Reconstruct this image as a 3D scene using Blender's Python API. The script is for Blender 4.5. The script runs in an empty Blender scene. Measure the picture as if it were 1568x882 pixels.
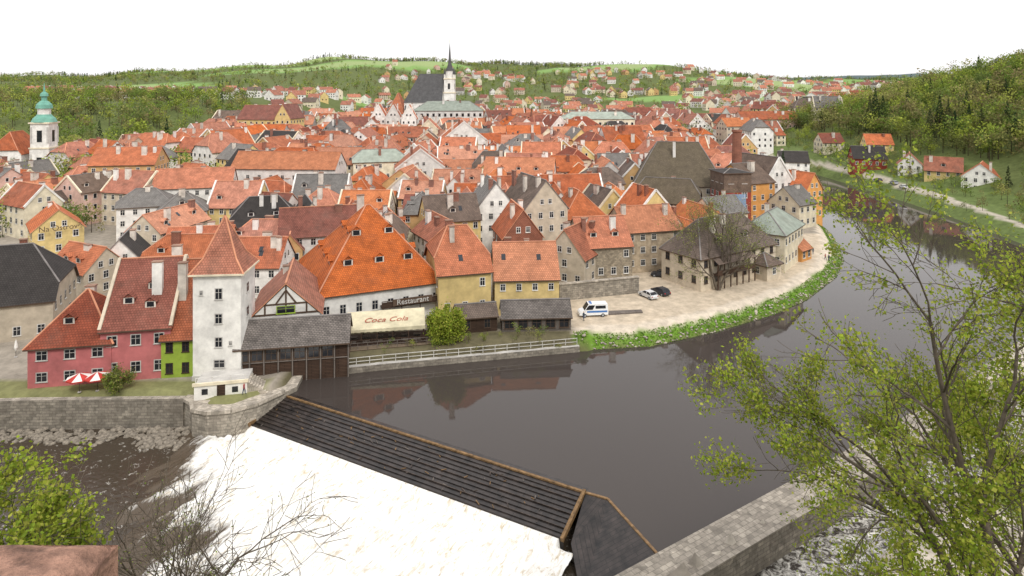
import bpy, math, random
import numpy as np
from mathutils import Vector, Matrix, noise
random.seed(7); rng = np.random.default_rng(7)
SC = bpy.context.scene
R = math.radians
def link(o): SC.collection.objects.link(o); return o
def at(t, d): return (t*d, d)      # t = tangent of bearing from the lookout, d = metres north

# ------------------------------------------------------------------ materials
MATS = {}
def _n(nt, typ, **kw):
    n = nt.nodes.new(typ)
    for k, v in kw.items(): setattr(n, k, v)
    return n
def mat(name, c, rough=.85, var=.18, ns=.5, kind='plain', spec=.3, tw=.4, th=.38, bump=0.0, stain=.0, objvar=.12):
    m = bpy.data.materials.new(name); m.use_nodes = True; nt = m.node_tree; L = nt.links
    b = nt.nodes['Principled BSDF']; b.inputs['Roughness'].default_value = rough
    b.inputs['Specular IOR Level'].default_value = spec
    geo = _n(nt, 'ShaderNodeNewGeometry')
    uv = _n(nt, 'ShaderNodeTexCoord')
    col = None
    c = tuple(c)
    if kind in ('tile', 'stone', 'plank'):
        br = _n(nt, 'ShaderNodeTexBrick')
        L.new(uv.outputs['UV'], br.inputs['Vector'])
        br.inputs['Scale'].default_value = 1
        k2, km = (.74, .5) if kind == 'tile' else ((.6, .55) if kind == 'stone' else (.7, .3))
        br.inputs['Color1'].default_value = (*c, 1)
        br.inputs['Color2'].default_value = (*[x*k2 for x in c], 1)
        br.inputs['Mortar'].default_value = (*[x*km for x in c], 1)
        br.inputs['Brick Width'].default_value = tw
        br.inputs['Row Height'].default_value = th
        br.inputs['Mortar Size'].default_value = .035 if kind != 'tile' else .045
        br.inputs['Bias'].default_value = -.1
        col = br.outputs['Color']
    else:
        rgb = _n(nt, 'ShaderNodeRGB'); rgb.outputs[0].default_value = (*c, 1); col = rgb.outputs[0]
    if kind == 'stone':
        vo = _n(nt, 'ShaderNodeTexVoronoi'); vo.inputs['Scale'].default_value = 1.3
        L.new(uv.outputs['UV'], vo.inputs['Vector'])
        bw = _n(nt, 'ShaderNodeRGBToBW'); L.new(vo.outputs['Color'], bw.inputs[0])
        mx = _n(nt, 'ShaderNodeMixRGB', blend_type='MULTIPLY'); mx.inputs[0].default_value = .4
        L.new(col, mx.inputs[1]); L.new(bw.outputs[0], mx.inputs[2]); col = mx.outputs[0]
    no = _n(nt, 'ShaderNodeTexNoise'); no.inputs['Scale'].default_value = ns; no.inputs['Detail'].default_value = 7
    no.inputs['Roughness'].default_value = .65
    L.new(geo.outputs['Position'], no.inputs['Vector'])
    mr = _n(nt, 'ShaderNodeMapRange'); mr.inputs[1].default_value = .3; mr.inputs[2].default_value = .7
    mr.inputs[3].default_value = 1-var*1.5; mr.inputs[4].default_value = 1+var
    L.new(no.outputs['Fac'], mr.inputs[0])
    oi = _n(nt, 'ShaderNodeObjectInfo')
    mo = _n(nt, 'ShaderNodeMapRange'); mo.inputs[3].default_value = 1-objvar*1.6; mo.inputs[4].default_value = 1+objvar
    L.new(oi.outputs['Random'], mo.inputs[0])
    mu = _n(nt, 'ShaderNodeMath', operation='MULTIPLY'); L.new(mr.outputs[0], mu.inputs[0]); L.new(mo.outputs[0], mu.inputs[1])
    hs = _n(nt, 'ShaderNodeHueSaturation'); L.new(col, hs.inputs['Color']); L.new(mu.outputs[0], hs.inputs['Value'])
    if kind == 'tile' and objvar > .1:
        ms_ = _n(nt, 'ShaderNodeMapRange'); ms_.inputs[3].default_value = .80; ms_.inputs[4].default_value = 1.08
        mw = _n(nt, 'ShaderNodeMath', operation='FRACT'); mm = _n(nt, 'ShaderNodeMath', operation='MULTIPLY'); mm.inputs[1].default_value = 7.31
        L.new(oi.outputs['Random'], mm.inputs[0]); L.new(mm.outputs[0], mw.inputs[0]); L.new(mw.outputs[0], ms_.inputs[0]); L.new(ms_.outputs[0], hs.inputs['Saturation'])
    out = hs.outputs[0]
    if stain > 0:
        n2 = _n(nt, 'ShaderNodeTexNoise'); n2.inputs['Scale'].default_value = .22; n2.inputs['Detail'].default_value = 9
        n2.inputs['Roughness'].default_value = .7
        L.new(geo.outputs['Position'], n2.inputs['Vector'])
        m2 = _n(nt, 'ShaderNodeMapRange'); m2.inputs[1].default_value = .5; m2.inputs[2].default_value = .72; m2.inputs[4].default_value = stain
        L.new(n2.outputs['Fac'], m2.inputs[0])
        mx = _n(nt, 'ShaderNodeMixRGB'); L.new(m2.outputs[0], mx.inputs[0]); L.new(out, mx.inputs[1])
        mx.inputs[2].default_value = (.13, .10, .08, 1); out = mx.outputs[0]
    L.new(out, b.inputs['Base Color'])
    if bump > 0:
        bp = _n(nt, 'ShaderNodeBump'); bp.inputs['Strength'].default_value = bump; bp.inputs['Distance'].default_value = .2
        L.new(no.outputs['Fac'], bp.inputs['Height']); L.new(bp.outputs[0], b.inputs['Normal'])
    MATS[name] = m; return m

def vcol_mat(name, rough=.9, var=.25, ns=.8, transl=0.0, mult=1.0):
    m = bpy.data.materials.new(name); m.use_nodes = True; nt = m.node_tree; L = nt.links
    b = nt.nodes['Principled BSDF']; b.inputs['Roughness'].default_value = rough; b.inputs['Specular IOR Level'].default_value = .15
    at_ = _n(nt, 'ShaderNodeAttribute', attribute_name='Col')
    geo = _n(nt, 'ShaderNodeNewGeometry')
    no = _n(nt, 'ShaderNodeTexNoise'); no.inputs['Scale'].default_value = ns; no.inputs['Detail'].default_value = 8; no.inputs['Roughness'].default_value = .7
    L.new(geo.outputs['Position'], no.inputs['Vector'])
    mr = _n(nt, 'ShaderNodeMapRange'); mr.inputs[1].default_value = .3; mr.inputs[2].default_value = .7
    mr.inputs[3].default_value = (1-var)*mult; mr.inputs[4].default_value = (1+var)*mult
    L.new(no.outputs['Fac'], mr.inputs[0])
    hs = _n(nt, 'ShaderNodeHueSaturation'); L.new(at_.outputs['Color'], hs.inputs['Color']); L.new(mr.outputs[0], hs.inputs['Value'])
    L.new(hs.outputs[0], b.inputs['Base Color'])
    if transl > 0:
        tr = _n(nt, 'ShaderNodeBsdfTranslucent'); L.new(hs.outputs[0], tr.inputs['Color'])
        ms = _n(nt, 'ShaderNodeMixShader'); ms.inputs[0].default_value = transl
        L.new(b.outputs[0], ms.inputs[1]); L.new(tr.outputs[0], ms.inputs[2])
        L.new(ms.outputs[0], nt.nodes['Material Output'].inputs['Surface'])
    MATS[name] = m; return m

# walls
mat('w_white', (.78, .76, .72), stain=.08); mat('w_cream', (.74, .66, .50), stain=.10); mat('w_yellow', (.68, .52, .23), stain=.08)
mat('w_ochre', (.58, .37, .17), stain=.1); mat('w_beige', (.58, .50, .39), stain=.2); mat('w_pink', (.47, .15, .15), stain=.15, objvar=.02)
mat('w_rose', (.62, .43, .36), stain=.15); mat('w_green', (.29, .40, .055), objvar=.02); mat('w_grey', (.52, .50, .47), stain=.2)
mat('w_orange', (.66, .32, .10)); mat('w_darkred', (.28, .05, .035)); mat('w_blue', (.20, .28, .42))
mat('w_stone', (.50, .42, .31), kind='stone', tw=.7, th=.35, stain=.35, ns=1.2)
mat('w_oldplaster', (.52, .42, .30), stain=.45, var=.3, ns=.9)
mat('w_wood', (.085, .05, .034), kind='plank', tw=4, th=.22); mat('w_greywood', (.20, .17, .15), kind='plank', tw=4, th=.2)
# roofs
mat('r_orange', (.60, .18, .072), kind='tile', stain=.18, var=.24); mat('r_orange2', (.47, .145, .07), kind='tile', stain=.35, var=.27)
mat('r_orange3', (.64, .24, .112), kind='tile', stain=.14, var=.2); mat('r_red', (.30, .088, .055), kind='tile', stain=.35, var=.25)
mat('r_brown', (.19, .135, .105), kind='tile', stain=.3, var=.25); mat('r_grey', (.23, .215, .20), kind='tile', stain=.25)
mat('r_dark', (.06, .053, .05), kind='tile'); mat('r_olive', (.15, .12, .08), kind='tile', stain=.3, objvar=.03)
mat('r_greenish', (.30, .34, .29), stain=.3); mat('r_shingle', (.20, .175, .16), kind='plank', tw=.5, th=.3, var=.3)
mat('ridge', (.60, .27, .16)); mat('ridge_grey', (.24, .22, .21))
mat('glass', (.022, .024, .03), rough=.12, spec=.6, var=.3, ns=.6); mat('frame', (.70, .68, .64)); mat('frame_dk', (.10, .065, .045))
mat('chim', (.68, .62, .55), stain=.3, var=.25); mat('cap', (.30, .18, .13)); mat('brick', (.36, .15, .10), kind='tile', tw=.5, th=.25)
mat('copper', (.16, .38, .30), rough=.6, var=.15); mat('slate', (.12, .118, .12), kind='tile'); mat('gold', (.7, .45, .1), rough=.3)
mat('stonewall', (.46, .41, .34), kind='stone', tw=.9, th=.4, stain=.4, ns=1.5, bump=.5)
mat('pavestone', (.62, .55, .46), kind='stone', tw=.8, th=.55, stain=.12, ns=1.5, bump=.3)
mat('rock', (.30, .26, .21), ns=2.5, var=.45, bump=.6, objvar=.3); mat('coping', (.44, .25, .18), ns=9, var=.5, bump=.7)
mat('wetwood', (.034, .026, .023), rough=.32, spec=.5, kind='plank', tw=3, th=.5, var=.6, ns=.9); mat('wetedge', (.062, .046, .038), rough=.4, var=.6, ns=1.5); mat('rust', (.20, .12, .055), rough=.6, var=.45, ns=2)
mat('rail', (.66, .64, .60)); mat('awning', (.74, .67, .47)); mat('redcloth', (.5, .05, .04)); mat('redletter', (.48, .14, .09))
mat('bark', (.13, .105, .08), ns=3, var=.3, objvar=.05); mat('soil', (.17, .13, .09), ns=2)
mat('cw', (.72, .73, .74), rough=.25, spec=.5, var=.03); mat('cd', (.03, .034, .045), rough=.25, spec=.5, var=.03); mat('cs', (.35, .37, .4), rough=.3, spec=.5, var=.03)
mat('cblue', (.05, .16, .42), rough=.3, spec=.5, var=.03); mat('tyre', (.02, .02, .02), rough=.9); mat('lamp', (.7, .68, .6), rough=.2); mat('rlamp', (.4, .02, .02), rough=.3)
mat('skin', (.52, .32, .23)); mat('hair', (.05, .03, .02)); mat('jeans', (.05, .07, .13)); mat('top1', (.35, .05, .05)); mat('top2', (.05, .07, .10)); mat('top3', (.5, .48, .42))
vcol_mat('foliage', transl=.38, var=.25, ns=.5); vcol_mat('terrain', var=.3, ns=.6)

# ------------------------------------------------------------------ mesh builder
class MB:
    def __init__(s): s.v = []; s.f = []; s.m = []; s.uv = []; s.T = None; s.names = []
    def mi(s, n):
        if n not in s.names: s.names.append(n)
        return s.names.index(n)
    def poly(s, pts, m):
        pts = [Vector(p) for p in pts]
        if s.T is not None: pts = [s.T @ p for p in pts]
        i = len(s.v); s.v += [tuple(p) for p in pts]; s.f.append(tuple(range(i, i+len(pts)))); s.m.append(s.mi(m))
        e1 = (pts[1]-pts[0])
        if e1.length < 1e-6: e1 = Vector((1, 0, 0))
        e1.normalize(); n = None
        for k in range(2, len(pts)):
            n = e1.cross(pts[k]-pts[0])
            if n.length > 1e-6: break
        n.normalize() if n.length > 1e-6 else None
        e2 = n.cross(e1)
        for p in pts: s.uv.append(((p-pts[0]).dot(e1)+pts[0].x*.37, (p-pts[0]).dot(e2)))
    def box(s, x0, x1, y0, y1, z0, z1, m, top=None, bot=False):
        p = lambda x, y, z: (x, y, z)
        s.poly([p(x0, y0, z0), p(x1, y0, z0), p(x1, y0, z1), p(x0, y0, z1)], m)
        s.poly([p(x1, y1, z0), p(x0, y1, z0), p(x0, y1, z1), p(x1, y1, z1)], m)
        s.poly([p(x0, y1, z0), p(x0, y0, z0), p(x0, y0, z1), p(x0, y1, z1)], m)
        s.poly([p(x1, y0, z0), p(x1, y1, z0), p(x1, y1, z1), p(x1, y0, z1)], m)
        s.poly([p(x0, y0, z1), p(x1, y0, z1), p(x1, y1, z1), p(x0, y1, z1)], top or m)
        if bot: s.poly([p(x0, y1, z0), p(x1, y1, z0), p(x1, y0, z0), p(x0, y0, z0)], m)
    def beam(s, a, b, w, h, m):
        a = Vector(a); b = Vector(b); d = (b-a).normalized()
        sd = d.cross(Vector((0, 0, 1)))
        if sd.length < 1e-3: sd = Vector((1, 0, 0))
        sd.normalize(); up = sd.cross(d).normalized(); sd = sd*w/2; up = up*h/2
        A = [a-sd-up, a+sd-up, a+sd+up, a-sd+up]; B = [b-sd-up, b+sd-up, b+sd+up, b-sd+up]
        for i in range(4):
            j = (i+1) % 4; s.poly([A[i], B[i], B[j], A[j]], m)
        s.poly([A[0], A[1], A[2], A[3]], m); s.poly([B[3], B[2], B[1], B[0]], m)
    def ring(s, cx, cy, prof, n, m, rot=0, cap=True):
        P = []
        for (r, z) in prof: P.append([(cx+r*math.cos(2*math.pi*i/n+rot), cy+r*math.sin(2*math.pi*i/n+rot), z) for i in range(n)])
        for a, b in zip(P[:-1], P[1:]):
            for i in range(n):
                j = (i+1) % n; s.poly([a[i], a[j], b[j], b[i]], m)
        if cap: s.poly(P[-1], m)
    def wheel(s, x, y, z, r, w, m, m2):
        n = 14
        for sg in (-1, 1):
            s.poly([(x+r*math.cos(2*math.pi*i/n*sg), y+sg*-w/2, z+r*math.sin(2*math.pi*i/n*sg)) for i in range(n)], m)
            s.poly([(x+r*.6*math.cos(2*math.pi*i/n*sg), y+sg*-(w/2+.01), z+r*.6*math.sin(2*math.pi*i/n*sg)) for i in range(n)], m2)
        for i in range(n):
            a, b = 2*math.pi*i/n, 2*math.pi*(i+1)/n
            s.poly([(x+r*math.cos(a), y-w/2, z+r*math.sin(a)), (x+r*math.cos(b), y-w/2, z+r*math.sin(b)), (x+r*math.cos(b), y+w/2, z+r*math.sin(b)), (x+r*math.cos(a), y+w/2, z+r*math.sin(a))], m)
    def build(s, name, loc=(0, 0, 0), rot=0):
        me = bpy.data.meshes.new(name); me.from_pydata(s.v, [], s.f)
        for n in s.names: me.materials.append(MATS[n])
        me.polygons.foreach_set('material_index', s.m)
        ul = me.uv_layers.new(name='UVMap'); ul.data.foreach_set('uv', np.array(s.uv, dtype=np.float32).ravel())
        me.update(); o = link(bpy.data.objects.new(name, me)); o.location = loc; o.rotation_euler = (0, 0, rot); return o

def arr_mesh(name, V, F, mi, cols, mats):
    V = np.asarray(V, dtype=np.float32); F = np.asarray(F, dtype=np.int32); n = len(F); k = F.shape[1]
    me = bpy.data.meshes.new(name); me.vertices.add(len(V)); me.vertices.foreach_set('co', V.ravel())
    me.loops.add(n*k); me.loops.foreach_set('vertex_index', F.ravel())
    me.polygons.add(n); me.polygons.foreach_set('loop_start', np.arange(0, n*k, k, dtype=np.int32))
    try: me.polygons.foreach_set('loop_total', np.full(n, k, dtype=np.int32))
    except Exception: pass
    for m in mats: me.materials.append(MATS[m])
    if mi is not None: me.polygons.foreach_set('material_index', np.asarray(mi, dtype=np.int32))
    if cols is not None:
        a = me.color_attributes.new('Col', 'FLOAT_COLOR', 'POINT')
        c = np.ones((len(V), 4), dtype=np.float32); c[:, :3] = cols; a.data.foreach_set('color', c.ravel())
    me.update(calc_edges=True); me.validate(); return me

# ------------------------------------------------------------------ terrain
U = [(-33, 94.5), (-33, 100.5), (11, 110), (24, 111.7), (37, 118), (51.8, 127.5), (62, 136), (76.4, 152.5), (85.6, 167), (91, 180), (97, 197), (101, 214), (112, 240), (122, 265), (134, 300),
     (128, 340), (100, 370), (112, 385), (146, 352), (152, 326), (151, 273), (149, 225), (143, 180), (128, 150), (100, 121), (60, 91), (38, 75), (13, 58.5), (13.6, 63), (10.3, 71), (8, 72)]
D = [(-33, 94.5), (8, 72), (13, 63), (12, 55), (20, 30), (-200, 30), (-200, 78), (-120, 86), (-80, 90), (-68, 91), (-46, 91.5), (-42, 88.5), (-38, 88.8)]
RC = [(12, 50), (17, 58), (39.5, 74.5), (75, 98), (80, 93), (60, 78), (40, 65), (29, 57.5), (18, 45)]
def psd(P, X, Y):
    P = np.array(P, float); dmin = np.full(X.shape, 1e18); ins = np.zeros(X.shape, bool)
    for i in range(len(P)):
        a = P[i]; b = P[(i+1) % len(P)]; e = b-a
        t = np.clip(((X-a[0])*e[0]+(Y-a[1])*e[1])/(e@e), 0, 1)
        dmin = np.minimum(dmin, (X-a[0]-t*e[0])**2+(Y-a[1]-t*e[1])**2)
        c = ((a[1] > Y) != (b[1] > Y)) & (X < (b[0]-a[0])*(Y-a[1])/(b[1]-a[1]+1e-12)+a[0]); ins ^= c
    d = np.sqrt(dmin); return np.where(ins, -d, d)
def ss(a, b, x):
    t = np.clip((x-a)/(b-a), 0, 1); return t*t*(3-2*t)
HX = [-2600, -1490, -920, -730, -540, -425, -160, 30, 125, 372, 600, 790, 1037, 1490, 2600]
HZ = [64, 64, 72, 92, 112, 118, 108, 92, 100, 98, 70, 54, 50, 60, 80]
def land(X, Y):
    base = 2.2+8*ss(130, 450, Y)-1.1*ss(-30, -38, X)*(1-ss(98, 110, Y))
    base = base+22*ss(170, 240, -X)*ss(320, 480, Y)*(1-.2*ss(600, 900, Y))
    base = base+(14*ss(165, 185, X)+34*ss(180, 310, X))*(1-.75*ss(330, 560, Y))*(.35+.65*ss(165, 215, X))
    A = np.interp(X, HX, HZ)
    s = ss(600, 1900, Y)**1.35
    z = base+(A-base)*s
    z = z+s*9*np.sin(X/90+1.3)*np.sin(Y/140)+s*5*np.sin(X/41+Y/90)+ss(600, 900, Y)*3*np.sin(X/47)*np.cos(Y/61)
    z = z*(1-.45*ss(2000, 2700, Y))
    z = z+ss(3200, 4600, Y)*(62+14*np.sin(X/420)+9*np.sin(X/170+2))
    return z
def ground(X, Y):
    X = np.asarray(X, float); Y = np.asarray(Y, float)
    z = land(X, Y); su = psd(U, X, Y); sD = psd(D, X, Y); sr = psd(RC, X, Y)
    k = np.where((X > 13) & (Y > 108), .62, 3.0)
    z = np.minimum(z, np.where(su < 60, -.45+k*su, 1e9))
    z = np.minimum(z, np.where(sD < 20, -3.6+3*sD, 1e9)); z = np.minimum(z, np.where(sr < 10, -2.4+3*sr, 1e9))
    z = np.maximum(z, -6)
    return np.maximum(z, np.minimum(40.5, 42-.85*Y))
def gz(x, y): return float(ground(np.array([x]), np.array([y]))[0])
def axis(lo, a, b, hi, st, g, mx):
    v = list(np.arange(a, b, st)); s = st; x = v[-1]
    while x < hi: s = min(s*g, mx); x += s; v.append(x)
    s = st; x = v[0]; w = []
    while x > lo: s = min(s*g, mx); x -= s; w.append(x)
    return np.array(w[::-1]+v)
xs = axis(-6000, -84, 156, 6000, 1.4, 1.05, 110); ys = axis(-60, 46, 225, 6500, 1.4, 1.035, 90)
GX, GY = np.meshgrid(xs, ys); X = GX.ravel(); Y = GY.ravel(); Z = ground(X, Y)
su = psd(U, X, Y); sD = psd(D, X, Y)
def fieldf(X, Y): return np.sin(X/150+1.3*np.sin(Y/170))*np.sin(Y/125+np.sin(X/210)*1.4)
C = np.zeros((len(X), 3)); C[:] = (.30, .265, .22)
def setc(mask, c): C[mask] = c
setc((X > 160) | ((X < -100) & (Y > 300)) | (Y > 500), (.11, .135, .045))
f = fieldf(X, Y)
setc((Y > 820) & (f > .22), (.19, .31, .09)); setc((Y > 820) & (f > .55), (.27, .34, .14)); setc((Y > 2600), (.085, .12, .12))  # farthest ground: aerial haze painted in as a bluish colour
nat = (X > 11) & (X < 135) & (Y > 106) & (Y < 330) & (su > 0)
setc(nat & (su < 60) & (Y < 185), (.50, .42, .32)); setc(nat & (su < 5.6), (.54, .47, .38)); setc(nat & (su < 3.1), (.13, .24, .03)); setc(nat & (su < 1.2), (.14, .15, .06))
rb = (X > 138) & (X < 175) & (Y > 120) & (Y < 400) & (su > 0); setc(rb, (.12, .16, .05)); setc(rb & (su > 6) & (su < 9), (.42, .38, .31))
setc((X > 17) & (X < 140) & (Y < 150) & (su > 0) & (Y < 60+X*.68), (.48, .43, .36)); setc((X > 50) & (Y < 44+X*.5) & (X < 160), (.16, .21, .06))
setc((X < -36) & (Y < 97), (.20, .20, .09)); setc((X > -34) & (X < 11) & (Y < 114), (.12, .105, .06)); setc((su < 0) | (sD < 0), (.06, .045, .03)); setc(Y < 48, (.12, .13, .06))
nx, ny = len(xs), len(ys); idx = np.arange(nx*ny).reshape(ny, nx)
F = np.stack([idx[:-1, :-1], idx[:-1, 1:], idx[1:, 1:], idx[1:, :-1]], -1).reshape(-1, 4)
me = arr_mesh('ground', np.stack([X, Y, Z], -1), F, None, C, ['terrain']); me.polygons.foreach_set('use_smooth', [True]*len(me.polygons))
link(bpy.data.objects.new('ground', me))

# ------------------------------------------------------------------ water
def water_mat(name, base, rough, bscale, bstr, foam=0.0):
    m = bpy.data.materials.new(name); m.use_nodes = True; nt = m.node_tree; L = nt.links
    b = nt.nodes['Principled BSDF']; b.inputs['Base Color'].default_value = (*base, 1); b.inputs['Roughness'].default_value = rough; b.inputs['IOR'].default_value = 1.33
    geo = _n(nt, 'ShaderNodeNewGeometry'); no = _n(nt, 'ShaderNodeTexNoise'); no.inputs['Scale'].default_value = bscale; no.inputs['Detail'].default_value = 5
    L.new(geo.outputs['Position'], no.inputs['Vector'])
    bp = _n(nt, 'ShaderNodeBump'); bp.inputs['Strength'].default_value = bstr; bp.inputs['Distance'].default_value = .1
    L.new(no.outputs['Fac'], bp.inputs['Height']); L.new(bp.outputs[0], b.inputs['Normal'])
    if foam > 0:
        n2 = _n(nt, 'ShaderNodeTexNoise'); n2.inputs['Scale'].default_value = 1.1; n2.inputs['Detail'].default_value = 10; n2.inputs['Roughness'].default_value = .72
        n2.inputs['Distortion'].default_value = 1.2
        L.new(geo.outputs['Position'], n2.inputs['Vector'])
        mr = _n(nt, 'ShaderNodeMapRange'); mr.inputs[1].default_value = .60-foam*.12; mr.inputs[2].default_value = .72-foam*.05; L.new(n2.outputs['Fac'], mr.inputs[0])
        mx = _n(nt, 'ShaderNodeMixRGB'); L.new(mr.outputs[0], mx.inputs[0]); mx.inputs[1].default_value = (*base, 1); mx.inputs[2].default_value = (.85, .82, .75, 1)
        L.new(mx.outputs[0], b.inputs['Base Color'])
    MATS[name] = m
water_mat('water_up', (.056, .046, .041), .035, .6, .04); water_mat('water_low', (.055, .042, .03), .15, 1.6, .9, foam=.1)
water_mat('water_race', (.05, .042, .036), .2, 2.0, 1.0, foam=1.35)
def flat(name, pts, z, m):
    mb = MB(); mb.poly([(x, y, z) for x, y in pts], m); return mb.build(name)
flat('river_water', [(-33, 94.5), (-34, 100.9), (-33.5, 104), (11, 114), (40, 125), (70, 160), (80, 200), (95, 300), (90, 380), (115, 400), (160, 360), (160, 170), (110, 121), (38.5, 75), (12.5, 57.5), (13.6, 63), (10.3, 71), (8, 72)], 0, 'water_up')
flat('lower_river_water', [(-33.5, 95.5), (8, 73), (13.5, 64), (14, 56), (22, 30), (-210, 30), (-210, 80), (-120, 90), (-40, 94)], -3, 'water_low')
flat('mill_race_water', [(10, 46), (15.5, 57.5), (38.8, 75), (76, 99), (82, 92), (40, 62), (20, 43)], -2, 'water_race')

# weir (local frame: x along the crest, y upstream)
WA = Vector((-33, 94.5, 0)); WR = math.atan2(-22.5, 41); WL = 46.8
mb = MB(); N = 10; sp_ = 5.7/N
mb.box(-.6, WL, .0, .32, -1, .09, 'rust')
mb.box(-.6, WL, .32, 1.0, -1, .015, 'wetwood')
for i in range(N):
    y1 = -(i+1)*sp_; z1 = -.04-(i+.75)*.162
    mb.poly([(0, y1, z1), (WL-.3, y1, z1), (WL-.3, y1+sp_, z1+.07), (0, y1+sp_, z1+.07)], 'wetwood')
    mb.poly([(0, y1, z1-.12), (WL-.3, y1, z1-.12), (WL-.3, y1, z1), (0, y1, z1)], 'rust' if i == N-1 else 'wetwood')
    if i in (1, 4, 7, 9): mb.beam((0, y1+.03, z1+.02), (WL-.3, y1+.03, z1+.02), .07, .05, 'wetedge')
for i in range(90):
    sx = random.uniform(1, WL-3); yy = -random.uniform(.2, 5.0); mb.beam((sx, yy, -.05+yy*.285+.05), (sx+random.uniform(-.5, .9), yy-random.uniform(.05, .5), -.05+(yy-.3)*.285+.08), random.uniform(.04, .12), .05, random.choice(('w_greywood', 'wetedge', 'rust')))
mb.beam((-.1, .2, .1), (-.2, -5.9, -1.65), .4, .5, 'rust'); mb.beam((WL-.1, .2, .12), (WL-.1, -5.9, -1.6), .35, .5, 'rust')
mb.poly([(0, -5.7, -4), (WL, -5.7, -4), (WL, -5.7, -1.5), (0, -5.7, -1.5)], 'wetwood')
mb.build('river_weir', WA, WR)
mb = MB()
B, Cc, Dd = (8.1, 72, .05), (10.4, 70.9, .05), (14.2, 62, .05); Fp = (6.0, 66.5, -1.7); Gp = (6.5, 60.5, -3.1); Hp = (12.2, 57.6, -1.2)
mb.poly([Fp, Cc, B], 'wetwood'); mb.poly([Fp, Gp, Cc], 'wetwood'); mb.poly([Gp, Dd, Cc], 'wetwood'); mb.poly([Gp, Hp, Dd], 'wetwood')
mb.beam(B, Cc, .3, .15, 'rust'); mb.beam(Cc, Dd, .28, .12, 'rust')
mb.build('boat_chute')
# foam
m = bpy.data.materials.new('foam'); m.use_nodes = True; nt = m.node_tree; L = nt.links; b = nt.nodes['Principled BSDF']
a_ = _n(nt, 'ShaderNodeAttribute', attribute_name='Col'); tc = _n(nt, 'ShaderNodeTexCoord')
mp = _n(nt, 'ShaderNodeMapping'); mp.inputs['Scale'].default_value = (1.0, .30, 1)
L.new(tc.outputs['Object'], mp.inputs['Vector'])
n2 = _n(nt, 'ShaderNodeTexNoise'); n2.inputs['Scale'].default_value = 1.8; n2.inputs['Detail'].default_value = 12; n2.inputs['Roughness'].default_value = .74; n2.inputs['Distortion'].default_value = .8
L.new(mp.outputs[0], n2.inputs['Vector'])
sp = _n(nt, 'ShaderNodeSeparateColor'); L.new(a_.outputs['Color'], sp.inputs[0])
ad = _n(nt, 'ShaderNodeMath', operation='ADD'); L.new(n2.outputs['Fac'], ad.inputs[0]); L.new(sp.outputs[0], ad.inputs[1])
mr = _n(nt, 'ShaderNodeMapRange'); mr.inputs[1].default_value = .86; mr.inputs[2].default_value = 1.12; L.new(ad.outputs[0], mr.inputs[0])
mx = _n(nt, 'ShaderNodeMixRGB'); L.new(mr.outputs[0], mx.inputs[0]); mx.inputs[1].default_value = (.09, .065, .042, 1)
n3 = _n(nt, 'ShaderNodeTexNoise'); n3.inputs['Scale'].default_value = 1.9; n3.inputs['Detail'].default_value = 12; n3.inputs['Roughness'].default_value = .74; n3.inputs['Distortion'].default_value = .6; L.new(mp.outputs[0], n3.inputs['Vector'])
m3 = _n(nt, 'ShaderNodeMapRange'); m3.inputs[1].default_value = .34; m3.inputs[2].default_value = .50; L.new(n3.outputs['Fac'], m3.inputs[0])
mf = _n(nt, 'ShaderNodeMixRGB'); mf.inputs[1].default_value = (.52, .42, .27, 1); mf.inputs[2].default_value = (.91, .90, .87, 1); L.new(m3.outputs[0], mf.inputs[0])
L.new(mf.outputs[0], mx.inputs[2]); L.new(mx.outputs[0], b.inputs['Base Color'])
r_ = _n(nt, 'ShaderNodeMapRange'); r_.inputs[3].default_value = .18; r_.inputs[4].default_value = .75; L.new(mr.outputs[0], r_.inputs[0]); L.new(r_.outputs[0], b.inputs['Roughness'])
bp = _n(nt, 'ShaderNodeBump'); bp.inputs['Strength'].default_value = .7; bp.inputs['Distance'].default_value = .3; L.new(n3.outputs['Fac'], bp.inputs['Height']); L.new(bp.outputs[0], b.inputs['Normal'])
MATS['foam'] = m
sx = np.arange(-12, WL+1.5, .22); sv = np.arange(5.75, 46, .22); V = []; CC = []
for v in sv:
    for s_ in sx:
        n_ = noise.fractal(Vector((s_*.9, v*.4, 0)), .9, 2, 5); big = noise.noise(Vector((s_*.10, v*.08, 3))); med = noise.fractal(Vector((s_*.35, v*.12, 9)), 1, 2, 4)
        sh = max(0, min(1, (s_+1)/26)); far = max(0, v-(8.5+14*sh))
        dens = 1.14-far/(11+9*sh)+.22*big*min(1, v/14)+.42*med*min(1, max(0, v-7)/8)
        if s_ < 0: dens -= -s_*(.10 if v > 9 else .4)
        dens = min(dens, 1.12)
        dc = max(0, min(1, dens*1.5))
        amp = .36*max(0, min(1, (v-6.2)/2.0))*dc
        drop = min(1, (v-5.75)/1.2); zb = -3.06+.80*dc
        z = -1.68+(zb+1.68)*drop*drop+n_*amp+med*.25*dc*max(0, min(1, (v-7)/3))
        z = max(z, -2.98) if dens > .6 and v < 44 else z
        if s_ < 0 and v < 8: z = min(z, -2.6)
        if s_ < -10 or v > 45: z = -3.3
        if v < 6.6 and s_ > WL-.3: z = -3.2
        V.append((s_, -v, z)); CC.append((max(0, min(1.1, dens*.80+n_*.08)),)*3)
nxx = len(sx); nyy = len(sv); idx = np.arange(nxx*nyy).reshape(nyy, nxx)
F = np.stack([idx[:-1, :-1], idx[1:, :-1], idx[1:, 1:], idx[:-1, 1:]], -1).reshape(-1, 4)
me = arr_mesh('white_water', V, F, None, np.array(CC), ['foam']); me.polygons.foreach_set('use_smooth', [True]*len(me.polygons))
o = link(bpy.data.objects.new('white_water', me)); o.location = WA; o.rotation_euler = (0, 0, WR)

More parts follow.
